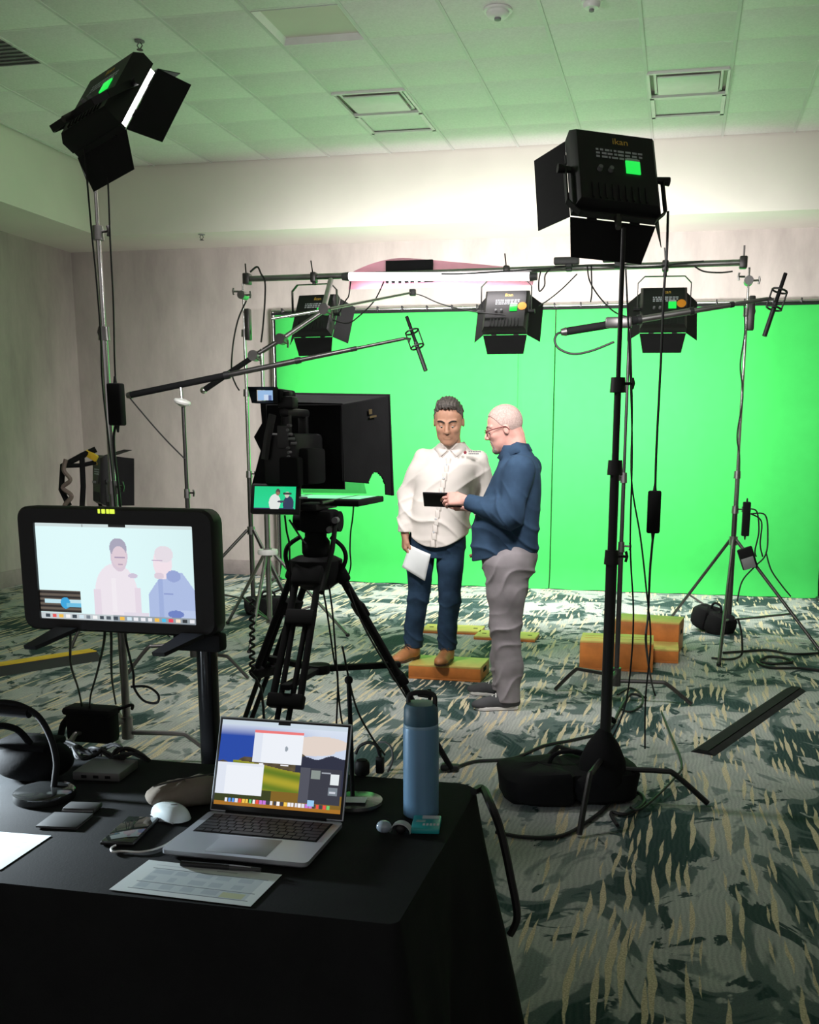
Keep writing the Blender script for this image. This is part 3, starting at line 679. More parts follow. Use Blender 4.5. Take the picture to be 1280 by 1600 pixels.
# --- nearer grip stand at the left with folded arm reaching to the tube light
gs, gat = tripod_stand((-3.13, 7.55), P(408, 862, 7.55).z, .12, P(404, 545, 7.55).z, [1.05, 1.6], [(-3.72, 8.05), (-3.05, 6.95), (-2.55, 7.75)], 'chrome grip stand with a white ring collar left of the camera', 'steel', 'chrome', .021)
MB().lathe([(.03, -.02), (.075, -.02), (.08, 0), (.075, .02), (.03, .02)], gat(P(408, 862, 7.55).z), 24).build('ring_collar', M['white'], gs)
arm = thing('grip_arm', 'folded steel grip arm on the chrome stand reaching up to the tube light', 'grip arm', gat(P(404, 545, 7.55).z))
pts = [P(318, 610, 7.45), P(398, 556, 7.53), P(440, 530, 7.6), P(508, 484, 7.75), P(645, 457, 8.2)]
MB().cyl(pts[0], pts[1], .022, .02, 12).build('arm_handle', M['matte'], arm); MB().sphere(pts[0], .026, 12, 8).build('end_cap', M['chrome'], arm)
MB().cyl(pts[1], pts[2], .018, .018, 12).build('arm_section', M['darksteel'], arm); MB().cyl(pts[2], pts[3], .017, .017, 12).build('arm_section', M['steel'], arm)
MB().cyl(P(425, 498, 7.65), pts[3], .011, .011, 10).build('thin_rod', M['chrome'], arm); MB().cyl(pts[3], pts[4], .011, .009, 10).build('thin_rod', M['chrome'], arm)
for q in (1, 2, 3):
    MB().cyl(pts[q] + Vector((0, -.04, 0)), pts[q] + Vector((0, .03, 0)), .04, .04, 14).build('knuckle', M['darksteel' if q > 1 else 'steel'], arm)
    knob(pts[q] + Vector((.03, -.04, -.02)), (.8, -.3, -.4), 'chrome', 'knuckle_knob', arm, 1.3)
MB().box(pts[4], (.05, .04, .05), bev=.008).build('clip', M['darkgrey'], arm)
mb = MB(); a_, b_ = P(507, 478, 7.75), P(517, 438, 8.3); mb.tube([a_, b_], .022, 10); mb.build('riser', M['steel'], arm)
sandbag(F(410, 962) + Vector((.02, .1, 0)), (.42, .24, .16), .3, 'black sandbag on the feet of the chrome grip stand')
sandbag(F(1110, 986), (.36, .22, .19), -.7, 'black sandbag slumped over the leg of the right tripod stand', .25)
sandbag(Vector((-.42, 4.36, 0)), (.60, .34, .16), .35, 'flat black sandbag lying left of the right key light stand')
# upright black bag hung on the right key stand
t = thing('weight_bag', 'black rounded weight bag hanging on the base of the right key light stand', 'bag', (-.27, 4.36, .05))
mb = MB(); mb.lathe([(.02, .0), (.085, .02), (.105, .09), (.10, .17), (.07, .24), (.035, .29), (.02, .31)], (-.27, 4.33, .02), 20); mb.build('pouch', M['bag'], t)
MB().tube([(-.27, 4.33, .3), (-.25, 4.38, .36), (-.23, 4.42, .34)], .012, 6, 4).build('strap', M['bag'], t)

# ================================================================ video camera with teleprompter on its tripod
TX, TY = -1.555, 4.30
tp = thing('video_tripod', 'heavy black twin-tube tripod under the teleprompter camera', 'tripod', (TX, TY, 0))
bowl = Vector((TX, TY, 1.0))
MB().lathe([(.06, -.10), (.10, -.07), (.115, -.01), (.115, .03), (.085, .045)], bowl, 20).build('bowl', M['matte'], tp)
MB().lathe([(.05, 0), (.062, .02), (.062, .07), (.048, .09), (.048, .13)], bowl + Vector((0, 0, .04)), 18).build('fluid_head', M['matte'], tp)
MB().box(bowl + Vector((.02, .0, .20)), (.15, .13, .10), bev=.02).cyl(bowl + Vector((-.09, 0, .20)), bowl + Vector((.115, 0, .20)), .045, .045, 16).build('tilt_block', M['matte'], tp)
MB().box(bowl + Vector((0, .02, .265)), (.10, .28, .03), bev=.008).build('quick_plate', M['black'], tp)
MB().tube([bowl + Vector((.10, -.02, .20)), bowl + Vector((.16, -.25, .10)), bowl + Vector((.20, -.5, -.04))], .011, 8).build('pan_handle', M['matte'], tp)
for q, v in ((.05, .17), (.075, .21)): MB().cyl(bowl + Vector((q + .04, -.08, v)), bowl + Vector((q + .04, -.05, v)), .014, .014, 10).build('drag_dial', M['grey'], tp)
for s in (-1, 1): MB().tube([bowl + Vector((s * .07, 0, .13)), bowl + Vector((s * .125, -.01, .09)), bowl + Vector((s * .14, -.01, .04)), bowl + Vector((s * .12, -.02, -.02))], .010, 6, 5).build('carry_loop', M['matte'], tp)
for a in (152, 28, 268):
    u = Vector((math.cos(math.radians(a)), math.sin(math.radians(a)), 0)); sd = Vector((-u.y, u.x, 0))
    top = bowl + u * .10 + Vector((0, 0, -.03)); foot = Vector((TX, TY, .02)) + u * .62
    lg = thing('leg', '', '', bowl); lg.parent = tp; lg.location = bowl - worldloc(tp); del lg['label']; del lg['category']
    mid, low = top.lerp(foot, .52), top.lerp(foot, .56)
    for s in (-1, 1):
        MB().cyl(top + sd * s * .05, mid + sd * s * .062, .0155, .0155, 10).build('outer_tube', M['matte'], lg)
        MB().cyl(top.lerp(foot, .20) + sd * s * .028, foot + sd * s * .022, .012, .012, 10).build('inner_tube', M['matte'], lg)
    d = (foot - top).normalized(); Rm = Matrix((( sd.x, d.cross(sd).x, d.x, 0), (sd.y, d.cross(sd).y, d.y, 0), (sd.z, d.cross(sd).z, d.z, 0), (0, 0, 0, 1)))
    MB().box(top.lerp(foot, .18), (.13, .05, .07), Rm, bev=.01).build('clamp_block', M['matte'], lg)
    MB().box(mid, (.16, .05, .06), Rm, bev=.01).build('clamp_block', M['matte'], lg)
    MB().box(top, (.14, .06, .09), Rm, bev=.015).build('hinge_block', M['matte'], lg)
    MB().box(foot - Vector((0, 0, .002)), (.09, .05, .03), bev=.01).build('rubber_foot', M['rubber'], lg)
    k = (top.z - .535) / (top.z - foot.z); at = top.lerp(foot, k)
    MB().box((Vector((TX, TY, .535)) + at) / 2, ((at - Vector((TX, TY, at.z))).length + .08, .042, .026), Matrix.Rotation(math.radians(a), 4, 'Z'), bev=.006).build('spreader', M['matte'], lg)
MB().lathe([(.05, -.02), (.055, 0), (.05, .02)], (TX, TY, .535), 16).build('spreader_hub', M['matte'], tp)
knob((-1.12, TY + .12, .41), (1, -.3, 0), 'black', 'leg_knob', tp, 1.6)

cm = thing('video_camera', 'black video camera inside a cloth-hooded teleprompter on the heavy tripod', 'video camera', bowl + Vector((0, 0, .28)))
cx0 = -1.615
MB().box((cx0, 4.22, 1.47), (.15, .34, .21), bev=.02).build('body', M['black'], cm)
MB().box((cx0 + .09, 4.19, 1.44), (.05, .22, .15), bev=.015).build('hand_grip', M['matte'], cm)
MB().box((cx0 + .05, 4.05, 1.42), (.085, .07, .12), bev=.012).build('battery', M['matte'], cm)
MB().box((cx0 + .01, 4.21, 1.66), (.045, .26, .035), bev=.012).box((cx0 + .01, 4.11, 1.61), (.04, .035, .10), bev=.008).box((cx0 + .01, 4.31, 1.61), (.04, .035, .10), bev=.008).build('top_handle', M['black'], cm)
MB().box((cx0 + .015, 4.12, 1.70), (.07, .07, .05), bev=.01).box((cx0 + .015, 4.12, 1.735), (.03, .04, .02), bev=.004).build('cold_shoe', M['black'], cm)
MB().tube([(cx0 - .025, 4.05, 1.65), (cx0 - .045, 4.04, 1.56), (cx0 - .06, 4.04, 1.47)], .017, 6).build('handle_strap', M['darkgrey'], cm)
MB().cyl((cx0, 4.38, 1.49), (cx0, 4.50, 1.49), .055, .06, 20).build('lens', M['black'], cm)
r2 = random.Random(4); mb = MB()
for k in range(8): mb.cyl((cx0 + .05 + r2.uniform(-.02, .03), 4.05, 1.48 + .018 * k), (cx0 + .05 + r2.uniform(-.01, .01), 4.035, 1.48 + .018 * k), .007, .006, 8)
mb.build('buttons', M['grey'], cm)
MB().box((cx0 + .02, 4.045, 1.56), (.05, .008, .09), bev=.003).build('control_plate', M['darkgrey'], cm)
for q in ((.03, 1.33), (.10, 1.315)): MB().box((cx0 + q[0], 4.05, q[1]), (.035, .01, .008), bev=.002).build('badge', M['ink'], cm)
# viewfinder with a lit little screen at its eyepiece
v0 = P(407, 617, 4.02)
vf = MB(); o_, i_ = (.055, .032), (.036, .022)
vf.box(v0 + Vector((.03, .14, 0)), (.075, .18, .055), bev=.012); 
rim = [(-o_[0], o_[1]), (o_[0], o_[1]), (o_[0], -o_[1]), (-o_[0] * .7, -o_[1])]
inn = [(-i_[0], i_[1]), (i_[0], i_[1]), (i_[0], -i_[1]), (-i_[0], -i_[1])]
vs = [v0 + Vector((a, 0, b)) for a, b in rim] + [v0 + Vector((a, .05, b)) for a, b in inn] + [v0 + Vector((a, .055, b)) for a, b in rim]
vf.add(vs, [(i, (i + 1) % 4, 4 + (i + 1) % 4, 4 + i) for i in range(4)] + [(8 + i, 8 + (i + 1) % 4, (i + 1) % 4, i) for i in range(4)])
vf.build('viewfinder', M['matte'], cm)
M['vfscreen'] = screen_mat('viewfinder_screen', 1.0)
def paint_vf(u, v):
    c = np.tile(np.array(srgb(150, 185, 225)), (len(u), 1)); c[(np.abs(u - .55) < .15) & (v < .6)] = srgb(200, 215, 235); c[(np.abs(u - .8) < .1) & (v < .5)] = srgb(90, 110, 160); return c
picture('viewfinder_screen', M['vfscreen'], cm, face_matrix(v0 + Vector((.002, .045, 0)), (1, 0, 0), (0, 0, 1)), .066, .04, paint_vf, 24, 14)
MB().tube([v0 + Vector((.05, .2, -.02)), (cx0 - .04, 4.28, 1.66)], .016, 8).build('viewfinder_arm', M['black'], cm)
# flip-out monitor
lc = P(431, 780, 4.06); tilt = Euler((math.radians(-14), 0, math.radians(4)))
MB().box(lc, (.215, .022, .128), tilt, bev=.010).build('monitor', M['black'], cm)
M['lcd'] = screen_mat('camera_monitor_screen', 1.0)
def ell_(u, v, cu, cv, ru, rv): return ((u - cu) / ru) ** 2 + ((v - cv) / rv) ** 2 < 1
def paint_lcd(u, v):
    c = np.zeros((len(u), 3)); c[:] = srgb(40, 215, 150); c += (np.array(srgb(20, 200, 120)) - c) * (v[:, None] * .6)
    c[(u < .97 - v * .0) & (v < .05)] = srgb(60, 40, 90)
    c[ell_(u, v, .50, .28, .14, .38)] = srgb(225, 230, 225); c[ell_(u, v, .57, .75, .055, .15)] = srgb(80, 70, 70); c[ell_(u, v, .565, .69, .045, .09)] = srgb(150, 110, 90)
    c[ell_(u, v, .83, .22, .13, .36)] = srgb(50, 60, 90); c[ell_(u, v, .79, .64, .055, .14)] = srgb(205, 200, 185); c[ell_(u, v, .66, .33, .10, .05)] = srgb(70, 70, 90)
    return c
picture('monitor_screen', M['lcd'], cm, Matrix.Translation(lc) @ tilt.to_matrix().to_4x4() @ face_matrix((0, -.0125, .004), (1, 0, 0), (0, 0, 1)), .178, .094, paint_lcd, 90, 48)
MB().tube([lc + Vector((.10, .02, -.01)), (cx0 - .07, 4.2, 1.40)], .014, 8).build('monitor_arm', M['black'], cm)
# prompter: hood of cloth, glass, base display
hd = thing('teleprompter', 'black teleprompter with a flared cloth hood and flat display below it', 'teleprompter', (cx0, 4.6, 1.28))
M['hood'] = cloth_mat('black_hood_cloth', (0.011, 0.011, 0.012), 90, .3)
na = [(-1.80, 4.372, 1.335), (-1.452, 4.372, 1.335), (-1.452, 4.372, 1.70), (-1.80, 4.372, 1.70)]
fa = [(-1.945, 4.78, 1.325), (-1.338, 4.78, 1.29), (-1.352, 4.78, 1.755), (-1.935, 4.78, 1.765)]
V = Vector; na = [V(p) for p in na]; fa = [V(p) for p in fa]
def sheet(a, b, c, d, n=10, sag=0.0, cut=None):
    vs = []; fs = []
    cen = V((cx0, 4.6, 1.52))
    for i in range(n + 1):
        for j in range(n + 1):
            u, v = i / n, j / n; p = a.lerp(b, u).lerp(d.lerp(c, u), v)
            q = (cen - p); q.y = 0; p = p + q.normalized() * sag * math.sin(PI * u) * math.sin(PI * (v * .9 + .05))
            vs.append(p)
    for i in range(n):
        for j in range(n):
            if cut and cut((i + .5) / n, (j + .5) / n): continue
            k = i * (n + 1) + j; fs.append((k, k + n + 1, k + n + 2, k + 1))
    return vs, fs
mb = MB()
mb.add(*sheet(na[3], fa[3], fa[2], na[2], 12, .028)); top_ = mb.build('hood_top', M['hood'], hd)
mb = MB(); mb.add(*sheet(na[1], fa[1], fa[2], na[2], 64, .010, lambda u, v: (u > .52 and u < .86 and v < .22 * math.sin(PI * (u - .50) / .38) ** .5) or (v < .10 and u < .55))); sd_ = mb.build('hood_side', M['hood'], hd)
mb = MB(); mb.add(*sheet(na[0], fa[0], fa[3], na[3], 12, .022)); mb.build('hood_side', M['hood'], hd)
for o_ in hd.children:
    md = o_.modifiers.new('thickness', 'SOLIDIFY'); md.thickness = .005
mb = MB(); ring = fa + [fa[0]]
mb.tube([fa[1], fa[2], fa[3], fa[0]], .009, 6); mb.build('hood_rim', M['matte'], hd)
Mt = face_matrix(V((-1.385, 4.62, 1.665)), (.28, .9, .12), (0, -.1, 1)); 
mb = MB(); mb.M = Mt; mb.box((-.02, .014, .002), (.026, .022, .001)); mb.box((.0, -.010, .002), (.055, .009, .001)); mb.build('hood_logo', mat('faded_gold_print', (.10, .07, .025), .7), hd)
# back shroud round the lens: ragged black cloth (its left edge scalloped)
prof = [(-1.80, 1.335), (-1.885, 1.34), (-1.835, 1.50), (-1.865, 1.56), (-1.825, 1.62), (-1.83, 1.715), (-1.452, 1.705), (-1.446, 1.335)]
MB().plate([V((a, 4.385, b)) for a, b in prof], .012).build('back_shroud', M['hood'], hd)
MB().box((cx0 + .01, 4.56, 1.275), (.46, .40, .028), bev=.006).build('display_housing', M['matte'], hd)
M['prompt'] = screen_mat('prompter_screen', 1.0)
picture('display_screen', M['prompt'], hd, face_matrix((cx0 + .02, 4.58, 1.2905), (1, 0, 0), (0, 1, 0)), .40, .28, lambda u, v: np.tile(np.array(srgb(150, 245, 190)), (len(u), 1)), 8, 6)  # even mint glow stands in for the reflection on the flat display
for s in (-.12, .12): MB().cyl((cx0 + s, 4.05 + .16, 1.285), (cx0 + s, 4.75, 1.285), .0075, .0075, 8).build('rail', M['darksteel'], hd)
mb = MB().plate([V((cx0 - .16, 4.74, 1.30)), V((cx0 + .16, 4.74, 1.30)), V((cx0 + .16, 4.52, 1.60)), V((cx0 - .16, 4.52, 1.60))], .003)
mb.build('beam_splitter', mat('prompter_glass', (.05, .06, .06), .05, alpha=.35), hd)

# ================================================================ desk monitor on its pole
YM = 2.50
mo = thing('monitor', 'desk monitor with a thick black bezel showing the two men on pale blue', 'monitor', (-1.475, YM, 1.03))
x0, x1, z0, z1 = -1.766, -1.188, 1.028, 1.368; sx0, sx1, sz0, sz1 = -1.714, -1.247, 1.060, 1.324
def rrect(x0, x1, z0, z1, r, n=5):
    out = []
    for cx_, cz_, a0 in ((x1 - r, z1 - r, 0), (x0 + r, z1 - r, 90), (x0 + r, z0 + r, 180), (x1 - r, z0 + r, 270)):
        for i in range(n + 1): a = math.radians(a0 + 90 * i / n); out.append((cx_ + r * math.cos(a), cz_ + r * math.sin(a)))
    return out
A = rrect(x0, x1, z0, z1, .035); B = rrect(x0 + .006, x1 - .006, z0 + .006, z1 - .006, .033); I = rrect(sx0, sx1, sz0, sz1, .003)
mb = MB(); n = len(A)
loops = [[(a, YM + .012, b) for a, b in I], [(a, YM, b) for a, b in I], [(a, YM, b) for a, b in B], [(a, YM + .008, b) for a, b in A], [(a, YM + .055, b) for a, b in A], [(a, YM + .07, b) for a, b in B]]
vs = [p for l in loops for p in l]; fs = []
for k in range(len(loops) - 1): fs += [(k * n + i, k * n + (i + 1) % n, (k + 1) * n + (i + 1) % n, (k + 1) * n + i) for i in range(n)]
fs.append(tuple(range((len(loops) - 1) * n, len(loops) * n)))
mb.add(vs, fs).build('bezel', M['rubber'], mo)
def rect(u, v, a, b, c, d): return (u >= a) & (u < b) & (v >= c) & (v < d)
def paint_mon(u, v):
    c = np.zeros((len(u), 3)); c[:] = srgb(222, 249, 250); c *= (1 - .10 * ((u - .25) * 1.2)[:, None] ** 2)
    # man on the left
    s = srgb(236, 228, 236)
    c[ell_(u, v, .50, .30, .135, .30) | rect(u, v, .375, .625, .0, .32)] = s
    c[rect(u, v, .355, .40, .0, .33) | rect(u, v, .615, .655, .0, .36)] = srgb(228, 216, 228)
    c[rect(u, v, .47, .50, .1, .45)] = srgb(240, 234, 240); c[ell_(u, v, .61, .48, .03, .025)] = srgb(205, 195, 215)
    c[ell_(u, v, .528, .68, .054, .16)] = srgb(216, 200, 214); c[ell_(u, v, .525, .76, .054, .10)] = srgb(168, 165, 185)
    c[ell_(u, v, .53, .67, .046, .11)] = srgb(222, 204, 214); c[rect(u, v, .50, .565, .655, .668)] = srgb(170, 155, 180); c[rect(u, v, .52, .55, .585, .597)] = srgb(185, 165, 185)
    c[rect(u, v, .54, .70, .055, .10)] = srgb(225, 218, 230)
    # man on the right
    b = (np.abs(u - (.86)) < .155 - np.clip(v - .30, 0, 1) * .42) & (v < .53)
    c[b] = srgb(172, 188, 226); c[b & (np.abs(u - .78) < .014)] = srgb(158, 175, 218); c[b & (v < .14) & (u > .86)] = srgb(185, 200, 232)
    c[rect(u, v, .80, .86, .30, .315)] = srgb(140, 155, 205); c[ell_(u, v, .87, .10, .05, .04)] = srgb(110, 130, 195)
    c[ell_(u, v, .80, .62, .058, .165)] = srgb(240, 224, 232); c[ell_(u, v, .81, .71, .058, .085)] = srgb(228, 220, 228); c[rect(u, v, .735, .80, .64, .650)] = srgb(175, 150, 185); c[ell_(u, v, .775, .49, .03, .035)] = srgb(220, 205, 218)
    c[ell_(u, v, .865, .49, .045, .06)] = srgb(150, 165, 212)
    # inset with dark stripes and a blue shape
    q = rect(u, v, .0, .265, .075, .30); st = np.sin(v * 130) * .5 + .5
    c[q] = (np.array(srgb(30, 28, 30)) + st[:, None] * (np.array(srgb(105, 95, 85)) - np.array(srgb(30, 28, 30))))[q]
    c[rect(u, v, .03, .27, .165, .21) & q] = srgb(190, 225, 235); c[ell_(u, v, .165, .17, .032, .06)] = srgb(60, 165, 220); c[rect(u, v, .17, .265, .13, .17)] = srgb(110, 190, 225)
    # menu bar and dock
    c[v > .965] = srgb(205, 220, 220); c[rect(u, v, .30, .31, .965, .99)] = srgb(160, 170, 170); c[rect(u, v, .47, .58, .97, 1.)] = srgb(15, 15, 15)
    d = v < .065; c[d] = srgb(196, 204, 208); c[d & (u > .47)] = srgb(150, 160, 168)
    r3 = random.Random(8)
    cols = [(210, 230, 240), (120, 130, 140), (245, 245, 245), (60, 70, 80), (150, 210, 240), (230, 90, 90), (240, 190, 80), (235, 235, 240), (80, 90, 100)]
    for k in range(22):
        a = .03 + .044 * k; cc = cols[r3.randrange(len(cols))] if k < 17 else [(70, 190, 235), (235, 70, 90), (245, 225, 200), (50, 55, 60), (230, 230, 235)][k - 17]
        c[rect(u, v, a, a + .028, .012, .05)] = srgb(*cc)
    return c
M['monscr'] = screen_mat('monitor_screen', 1.0)
picture('screen', M['monscr'], mo, face_matrix(((sx0 + sx1) / 2, YM + .008, (sz0 + sz1) / 2), (1, 0, 0), (0, 0, 1)), sx1 - sx0, sz1 - sz0, paint_mon, 240, 140)
M['led'] = mat('yellow_led', (.3, .3, .02), .4, emit=(.75, .95, .08), estr=1.0)
pl_ = P(165, 799, YM - .001)
mb = MB()
for k, w_ in enumerate((.006, .010, .008, .014)): mb.box((pl_.x - .02 + .013 * k, YM - .001, pl_.z), (w_, .003, .012), bev=.001)
mb.build('status_light', M['led'], mo)
for sx in (-1.645, -1.27):
    MB().plate([V((sx - .015, YM - .01, 1.035)), V((sx + .05, YM - .01, 1.035)), V((sx - .02, YM - .10, .998)), V((sx - .055, YM - .10, .998))], .012).build('foot', M['rubber'], mo)
MB().box((-1.255, YM + .035, 1.01), (.14, .05, .05), bev=.01).build('mount_bracket', M['matte'], mo)
po = thing('monitor_stand', 'thick glossy black pole carrying the desk monitor behind the table', 'monitor stand', (-1.268, YM + .10, 0))
MB().cyl((-1.268, YM + .10, .02), (-1.268, YM + .10, 1.22), .029, .029, 20).build('pole', mat('gloss_black', (.012, .012, .013), .15), po)
MB().lathe([(.20, 0), (.20, .012), (.05, .03), (.04, .05)], (-1.268, YM + .10, 0), 28).build('base', M['black'], po)
MB().box((-1.30, YM + .095, 1.20), (.16, .05, .09), bev=.01).build('mount_plate', M['matte'], po)

# ================================================================ the table
TZ = .73; X1, Y0, Y1, X0 = -.440, 1.585, 2.340, -3.0
tb_ = thing('table', 'long table under a black floor-length cloth', 'table', ((X0 + X1) / 2, (Y0 + Y1) / 2, 0))
path = []; r_ = .035
def seg(p, q, n): return [(p[0] + (q[0] - p[0]) * i / n, p[1] + (q[1] - p[1]) * i / n) for i in range(n)]
def arc(cx_, cy_, a0, a1, r_, n=6): return [(cx_ + r_ * math.cos(math.radians(a0 + (a1 - a0) * i / n)), cy_ + r_ * math.sin(math.radians(a0 + (a1 - a0) * i / n))) for i in range(n)]
path += seg((X0 + .02, Y0), (X1 - .02, Y0), 120) + arc(X1 - .02, Y0 + .02, -90, 0, .02) + seg((X1, Y0 + .02), (X1, Y1 - .06), 46) + arc(X1 - .06, Y1 - .06, 0, 90, .06, 8) + seg((X1 - .06, Y1), (X0 + .02, Y1), 120) + arc(X0 + .02, Y1 - .02, 90, 180, .02) + seg((X0, Y1 - .02), (X0, Y0 + .02), 40) + arc(X0 + .02, Y0 + .02, 180, 270, .02)
npth = len(path); nz = 16; vs = []; fs = []
L_ = 0; nor = []
for i in range(npth):
    a, b = path[i - 1], path[(i + 1) % npth]; tx, ty = b[0] - a[0], b[1] - a[1]; l = math.hypot(tx, ty); nor.append((ty / l, -tx / l))
for j in range(nz + 1):
    k = j / nz; z = TZ - .004 - (TZ - .012) * k
    for i in range(npth):
        px, py = path[i]; nx, ny = nor[i]; s_ = i * .021
        corner = max(0, 1 - math.hypot(px - X1, py - Y1) / .35) + .8 * max(0, 1 - math.hypot(px - X1, py - Y0) / .25)
        off = .002 + k * .035 + k ** .9 * .020 * (math.sin(s_ * 9.0) + .7 * math.sin(s_ * 17 + 1.3)) * min(1, k * 2) + k * corner * .10
        vs.append((px + nx * off, py + ny * off, z))
for j in range(nz):
    for i in range(npth): a = j * npth; fs.append((a + i, a + (i + 1) % npth, a + npth + (i + 1) % npth, a + npth + i))
top_in = len(vs); vs += [(p[0], p[1], TZ) for p in path]
fs += [(i, (i + 1) % npth, top_in + (i + 1) % npth, top_in + i) for i in range(npth)]; fs.append(tuple(top_in + i for i in range(npth)))
tc_ = MB().add(vs, fs).build('tablecloth', M['table'], tb_)
MB().box(((X0 + X1) / 2, (Y0 + Y1) / 2, TZ - .02), (X1 - X0 - .02, Y1 - Y0 - .02, .03)).build('tabletop', M['darkgrey'], tb_)
for sx in (X0 + .25, X1 - .25):
    for sy in (Y0 + .1, Y1 - .1): MB().cyl((sx, sy, 0), (sx, sy, TZ - .035), .016, .016, 10).build('leg', M['steel'], tb_)
TT = TZ + .001
# ---- laptop
lp = thing('laptop', 'open silver laptop with windows over a green valley wallpaper', 'laptop', (-.824, 1.876, TT))
M['alu'] = mat('laptop_aluminium', (.52, .55, .60), .40, .55, var=.04)
lx0, lx1, ly0, ly1 = -.978, -.670, 1.763, 1.988
bm_ = MB(); pl = rrect(lx0, lx1, ly0, ly1, .012, 4)
vs = [(a, b, TT + .003) for a, b in rrect(lx0 + .004, lx1 - .004, ly0 + .004, ly1 - .004, .012, 4)] + [(a, b, TT + .007) for a, b in pl] + [(a, b, TT + .0155) for a, b in pl]; n = len(pl)
fs = [tuple(range(n - 1, -1, -1)), tuple(range(2 * n, 3 * n))] + [(k * n + i, k * n + (i + 1) % n, (k + 1) * n + (i + 1) % n, (k + 1) * n + i) for k in (0, 1) for i in range(n)]
bm_.add(vs, fs).build('base', M['alu'], lp)
kx0, kx1, ky0, ky1 = lx0 + .018, lx1 - .018, 1.868, 1.972
kb_ = MB().box(((kx0 + kx1) / 2, (ky0 + ky1) / 2, TT + .0157), (kx1 - kx0, ky1 - ky0, .0008)).build('keyboard', M['matte'], lp)
M['key'] = mat('laptop_key', (.018, .018, .020), .5)
rows = 6; kh = (ky1 - ky0 - .006) / rows; kmesh = {}
for r in range(rows):
    ws = [1.0] * 14 if r in (0, 4) else ([1.5] + [1] * 11 + [1.5] if r in (3,) else ([1.8] + [1] * 10 + [2.2] if r in (2,) else ([2.3] + [1] * 10 + [1.7] if r == 1 else [1] * 14)))
    if r == 0: ws = [1, 1, 1, 1.25, 5.2, 1.25, 1, 1, 1, 1]
    tot = sum(ws); u = kx0 + .003; un = (kx1 - kx0 - .006) / tot
    for w_ in ws:
        key = (round(w_ * un, 4))
        if key not in kmesh:
            o = MB().box((0, 0, 0), (w_ * un - .0022, kh - .0022, .0014), bev=.0005).build('key', M['key'], kb_, smooth=False); o.data.transform(Matrix.Translation(worldloc(kb_))); kmesh[key] = o.data
        else: o = bpy.data.objects.new('key', kmesh[key]); C.objects.link(o); o.parent = kb_
        o.location = V((u + w_ * un / 2, ky0 + .003 + kh * (r + .5), TT + .0167)) - worldloc(kb_); u += w_ * un
MB().box(((lx0 + lx1) / 2, 1.818, TT + .0156), (.13, .085, .0006), bev=.0002).build('trackpad', mat('trackpad', (.38, .40, .44), .5, .5, var=.03), lp)
hb, ht = V((0, 1.986, TT + .017)), V((0, 2.058, TT + .017 + .196)); up_ = (ht - hb).normalized(); LH = (ht - hb).length
LM = face_matrix((-.824, (hb.y + ht.y) / 2, (hb.z + ht.z) / 2), (1, 0, 0), up_)       # z towards the user
mb = MB(); mb.M = LM; mb.box((0, 0, -.003), (.308, LH, .0055), bev=.0025); mb.build('lid', M['alu'], lp)
mb = MB(); mb.M = LM; mb.box((0, 0, .0002), (.302, LH - .006, .0012), bev=.0004); mb.build('screen_bezel', M['rubber'], lp)
mb = MB(); mb.M = LM; mb.box((0, LH / 2 - .0085, .0014), (.028, .007, .0008)); mb.build('camera_notch', M['rubber'], lp)
